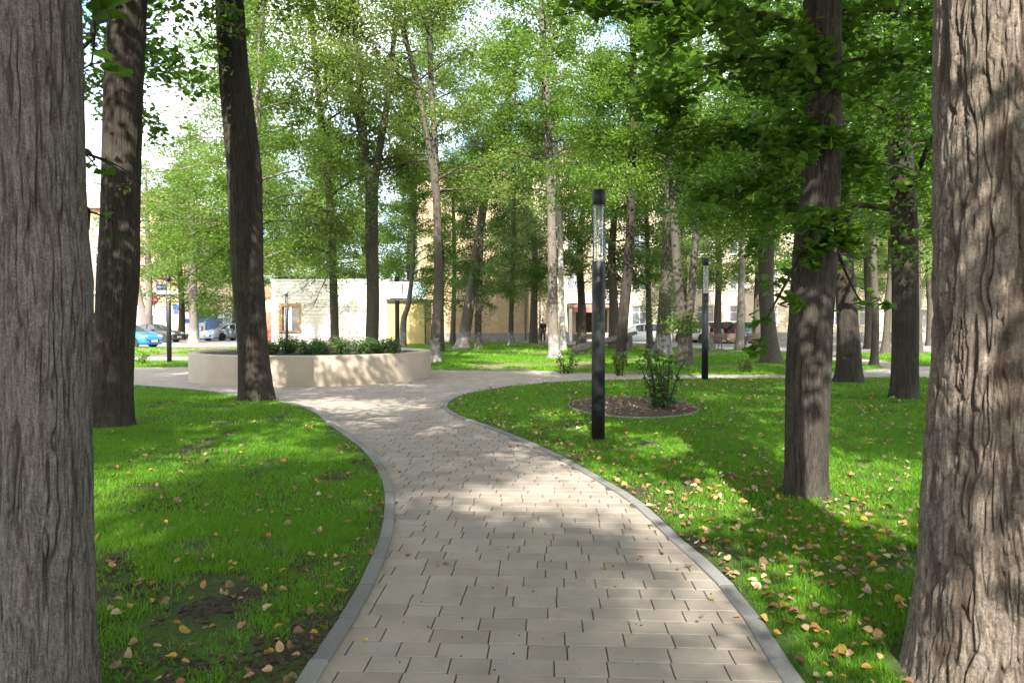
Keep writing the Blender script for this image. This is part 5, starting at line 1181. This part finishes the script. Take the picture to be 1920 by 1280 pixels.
def lay(key, n, fn, side):
    x, y = scatter(key, 2.2, 21, n / 40.0)
    p = np.clip(fn(x, y, polydist(x, y, LAWNS[key])), 0, 1); m = gr.rand(len(x)) < p
    z = lawn_h(x[m], y[m], key)
    for a, b, c in zip(x[m], y[m], z): pos.append((a, b, c, side))
lay('right', 5200, lambda x, y, d: 0.75 * np.exp(-d / 0.55) * sstep(15, 6, y) * 0.8 + 0.75 * np.exp(-((x - 2.3) / 1.1) ** 2 - ((y - 5.2) / 2.4) ** 2) + 0.10, 'right')
lay('left', 2000, lambda x, y, d: 0.5 * np.exp(-d / 0.45) * sstep(12, 5, y) + 1.3 * sstep(5.4, 3.3, y) + 0.14 * sstep(16, 8, y), 'left')
pos = [q for q in pos if all(math.hypot(q[0] - t[0], q[1] - t[1]) > t[2] for t in TRUNKS)]
for k in range(110):                                    # a few on the paving and the mulch bed
    y = 3.4 + gr.rand() * 9; e_ = edgeB if gr.rand() < 0.7 else edgeA; x = float(np.interp(y, e_[:60, 1], e_[:60, 0])) + (-1 if e_ is edgeB else 1) * (0.08 + abs(gr.normal(0, 0.25)))
    if not inpoly(np.array([x]), np.array([y]), lawnA)[0] and not inpoly(np.array([x]), np.array([y]), lawnB)[0] and gr.rand() < 0.35: pos.append((x, y, 0.0, 'path'))
pos.sort(key=lambda q: q[1])
LMESH = {}
for k in kinds:
    for s, (V, Ff) in enumerate(shapes): LMESH[(k, s)] = np_mesh('fallen_leaf', V, np.array(Ff), LM[k], True)
PK = {'right': [0.15, 0.15, 0.34, 0.18, 0.18], 'left': [0.26, 0.15, 0.24, 0.27, 0.08], 'path': [0.3, 0.2, 0.2, 0.3, 0.0]}
WHERE = {'right': 'on the grass right of the path', 'left': 'on the patchy grass left of the path', 'path': 'on the beige paving'}
rest = {k: ([], []) for k in kinds}; cnt = {k: 0 for k in kinds}; made = 0
for (x, y, z, side) in pos:
    k = kinds[gr.choice(5, p=PK[side])]; s = gr.randint(8); sz = 0.046 * (0.5 + 0.75 * gr.rand()) * (0.8 if side == 'path' else 1.0)
    rot = Matrix.Rotation(gr.rand() * 6.283, 4, 'Z') @ Matrix.Rotation(gr.normal(0, 0.45 if side != 'path' else 0.08), 4, 'X') @ Matrix.Rotation(gr.normal(0, 0.3 if side != 'path' else 0.08), 4, 'Y')
    lift = (0.022 + 0.018 * gr.rand()) if side != 'path' else 0.008
    if made < 280 and abs(x) < y * 0.66:
        o = bpy.data.objects.new('fallen_leaf', LMESH[(k, s)]); link(o); o.matrix_world = Matrix.Translation((x, y, z + lift)) @ rot @ Matrix.Scale(sz, 4)
        tag(o, {'yellow': 'bright yellow', 'orange': 'orange-brown', 'tan': 'dry tan', 'brown': 'dark brown', 'pale': 'pale straw-coloured'}[k] + ' fallen leaf lying ' + WHERE[side], 'leaf', 'fallen leaves'); made += 1
    else:
        V, Ff = shapes[s]; Rm = np.array(rot.to_3x3()) * sz * (1 + 0.02 * max(0, y - 6)); base_ = sum(len(v) for v in rest[k][0])
        rest[k][0].append(V @ Rm.T + np.array((x, y, z + lift))); rest[k][1].append(np.array(Ff) + base_)
for k in kinds:
    if rest[k][0]:
        o = add('leaf_litter', np_mesh('leaf_litter', np.vstack(rest[k][0]), np.vstack(rest[k][1]), LM[k], True)); tag(o, {'yellow': 'bright yellow', 'orange': 'orange-brown', 'tan': 'dry tan', 'brown': 'dark brown', 'pale': 'pale straw-coloured'}[k] + ' small fallen leaves scattered over the lawns', 'leaf litter', None, 'stuff')
# leaves on the mulch and crumbs of soil
Vs = []; Fs = []; n0 = 0
for q in range(170):
    a = gr.rand() * 6.283; r = gr.rand() ** 0.5; x = bedC[0] + math.cos(a) * bedR[0] * r * 0.97; y = bedC[1] + math.sin(a) * bedR[1] * r * 0.97
    V, Ff = shapes[q % 8]; a2 = gr.rand() * 6.283; sz = 0.05 + 0.03 * gr.rand(); Rm = np.array(((math.cos(a2), -math.sin(a2), 0), (math.sin(a2), math.cos(a2), 0), (0, 0, 1))) * sz
    Vs.append(V @ Rm.T + np.array((x, y, zz + 0.075 - 0.04 * r))); Fs.append(np.array(Ff) + n0); n0 += len(V)
o = add('leaf_litter', np_mesh('leaf_litter', np.vstack(Vs), np.vstack(Fs), LM['tan'], True)); tag(o, 'dry leaves strewn over the oval mulch bed', 'leaf litter', None, 'stuff')
Vs = []; Fs = []; n0 = 0
bm = bmesh.new(); bmesh.ops.create_icosphere(bm, subdivisions=1, radius=1); bm.verts.index_update(); IV = np.array([v.co for v in bm.verts]); IF = np.array([[v.index for v in f.verts] for f in bm.faces]); bm.free()
clusters = [gnd(235, 1045, .08), gnd(262, 1080, .08), gnd(385, 1120, .08), gnd(430, 1250, .05), gnd(520, 1235, .05), gnd(330, 1250, .05), gnd(225, 925, .1), gnd(320, 930, .1), gnd(600, 1160, .05), gnd(560, 1200, .05), gnd(430, 750, .1), gnd(650, 860, .05), gnd(1590, 940, .08), gnd(1560, 930, .08)]
CX = np.concatenate([c[0] + gr.normal(0, 0.12, 110) for c in clusters]); CY = np.concatenate([c[1] + gr.normal(0, 0.13, 110) for c in clusters])
for key in ('left', 'right'):
    m = inpoly(CX, CY, LAWNS[key]); zz_ = lawn_h(CX[m], CY[m], key)
    for x, y, z in zip(CX[m], CY[m], zz_):
        sz = 0.006 + 0.017 * gr.rand() ** 2.5; V = IV * sz * (np.array((1, 1, 0.55)) * (0.6 + 0.8 * gr.rand(1, 3))) * (0.65 + 0.7 * gr.rand(len(IV), 1)) + np.array((x, y, z + sz * 0.3))
        Vs.append(V); Fs.append(IF + n0); n0 += len(V)
o = add('loose_soil', np_mesh('loose_soil', np.vstack(Vs), np.vstack(Fs), M['soil'], False)); tag(o, 'dark crumbs of loose soil in the bare patches of lawn', 'soil', None, 'stuff')

Vs = []; Fs = []; n0 = 0
px_ = gr.normal(0.15, 0.8, 420); py_ = 2.6 + 11 * gr.rand(420) ** 1.4
ok = ~(inpoly(px_, py_, lawnA) | inpoly(px_, py_, lawnB))
for x, y in zip(px_[ok], py_[ok]):
    sz = 0.002 + 0.005 * gr.rand() ** 6; V = IV * sz * (0.6 + 0.8 * gr.rand(1, 3)) + np.array((x, y, sz * 0.4 + 0.001)); Vs.append(V); Fs.append(IF + n0); n0 += len(V)
o = add('grit', np_mesh('grit', np.vstack(Vs), np.vstack(Fs), M['soil'])); tag(o, 'dark grit and crumbs scattered over the paving', 'grit', None, 'stuff')
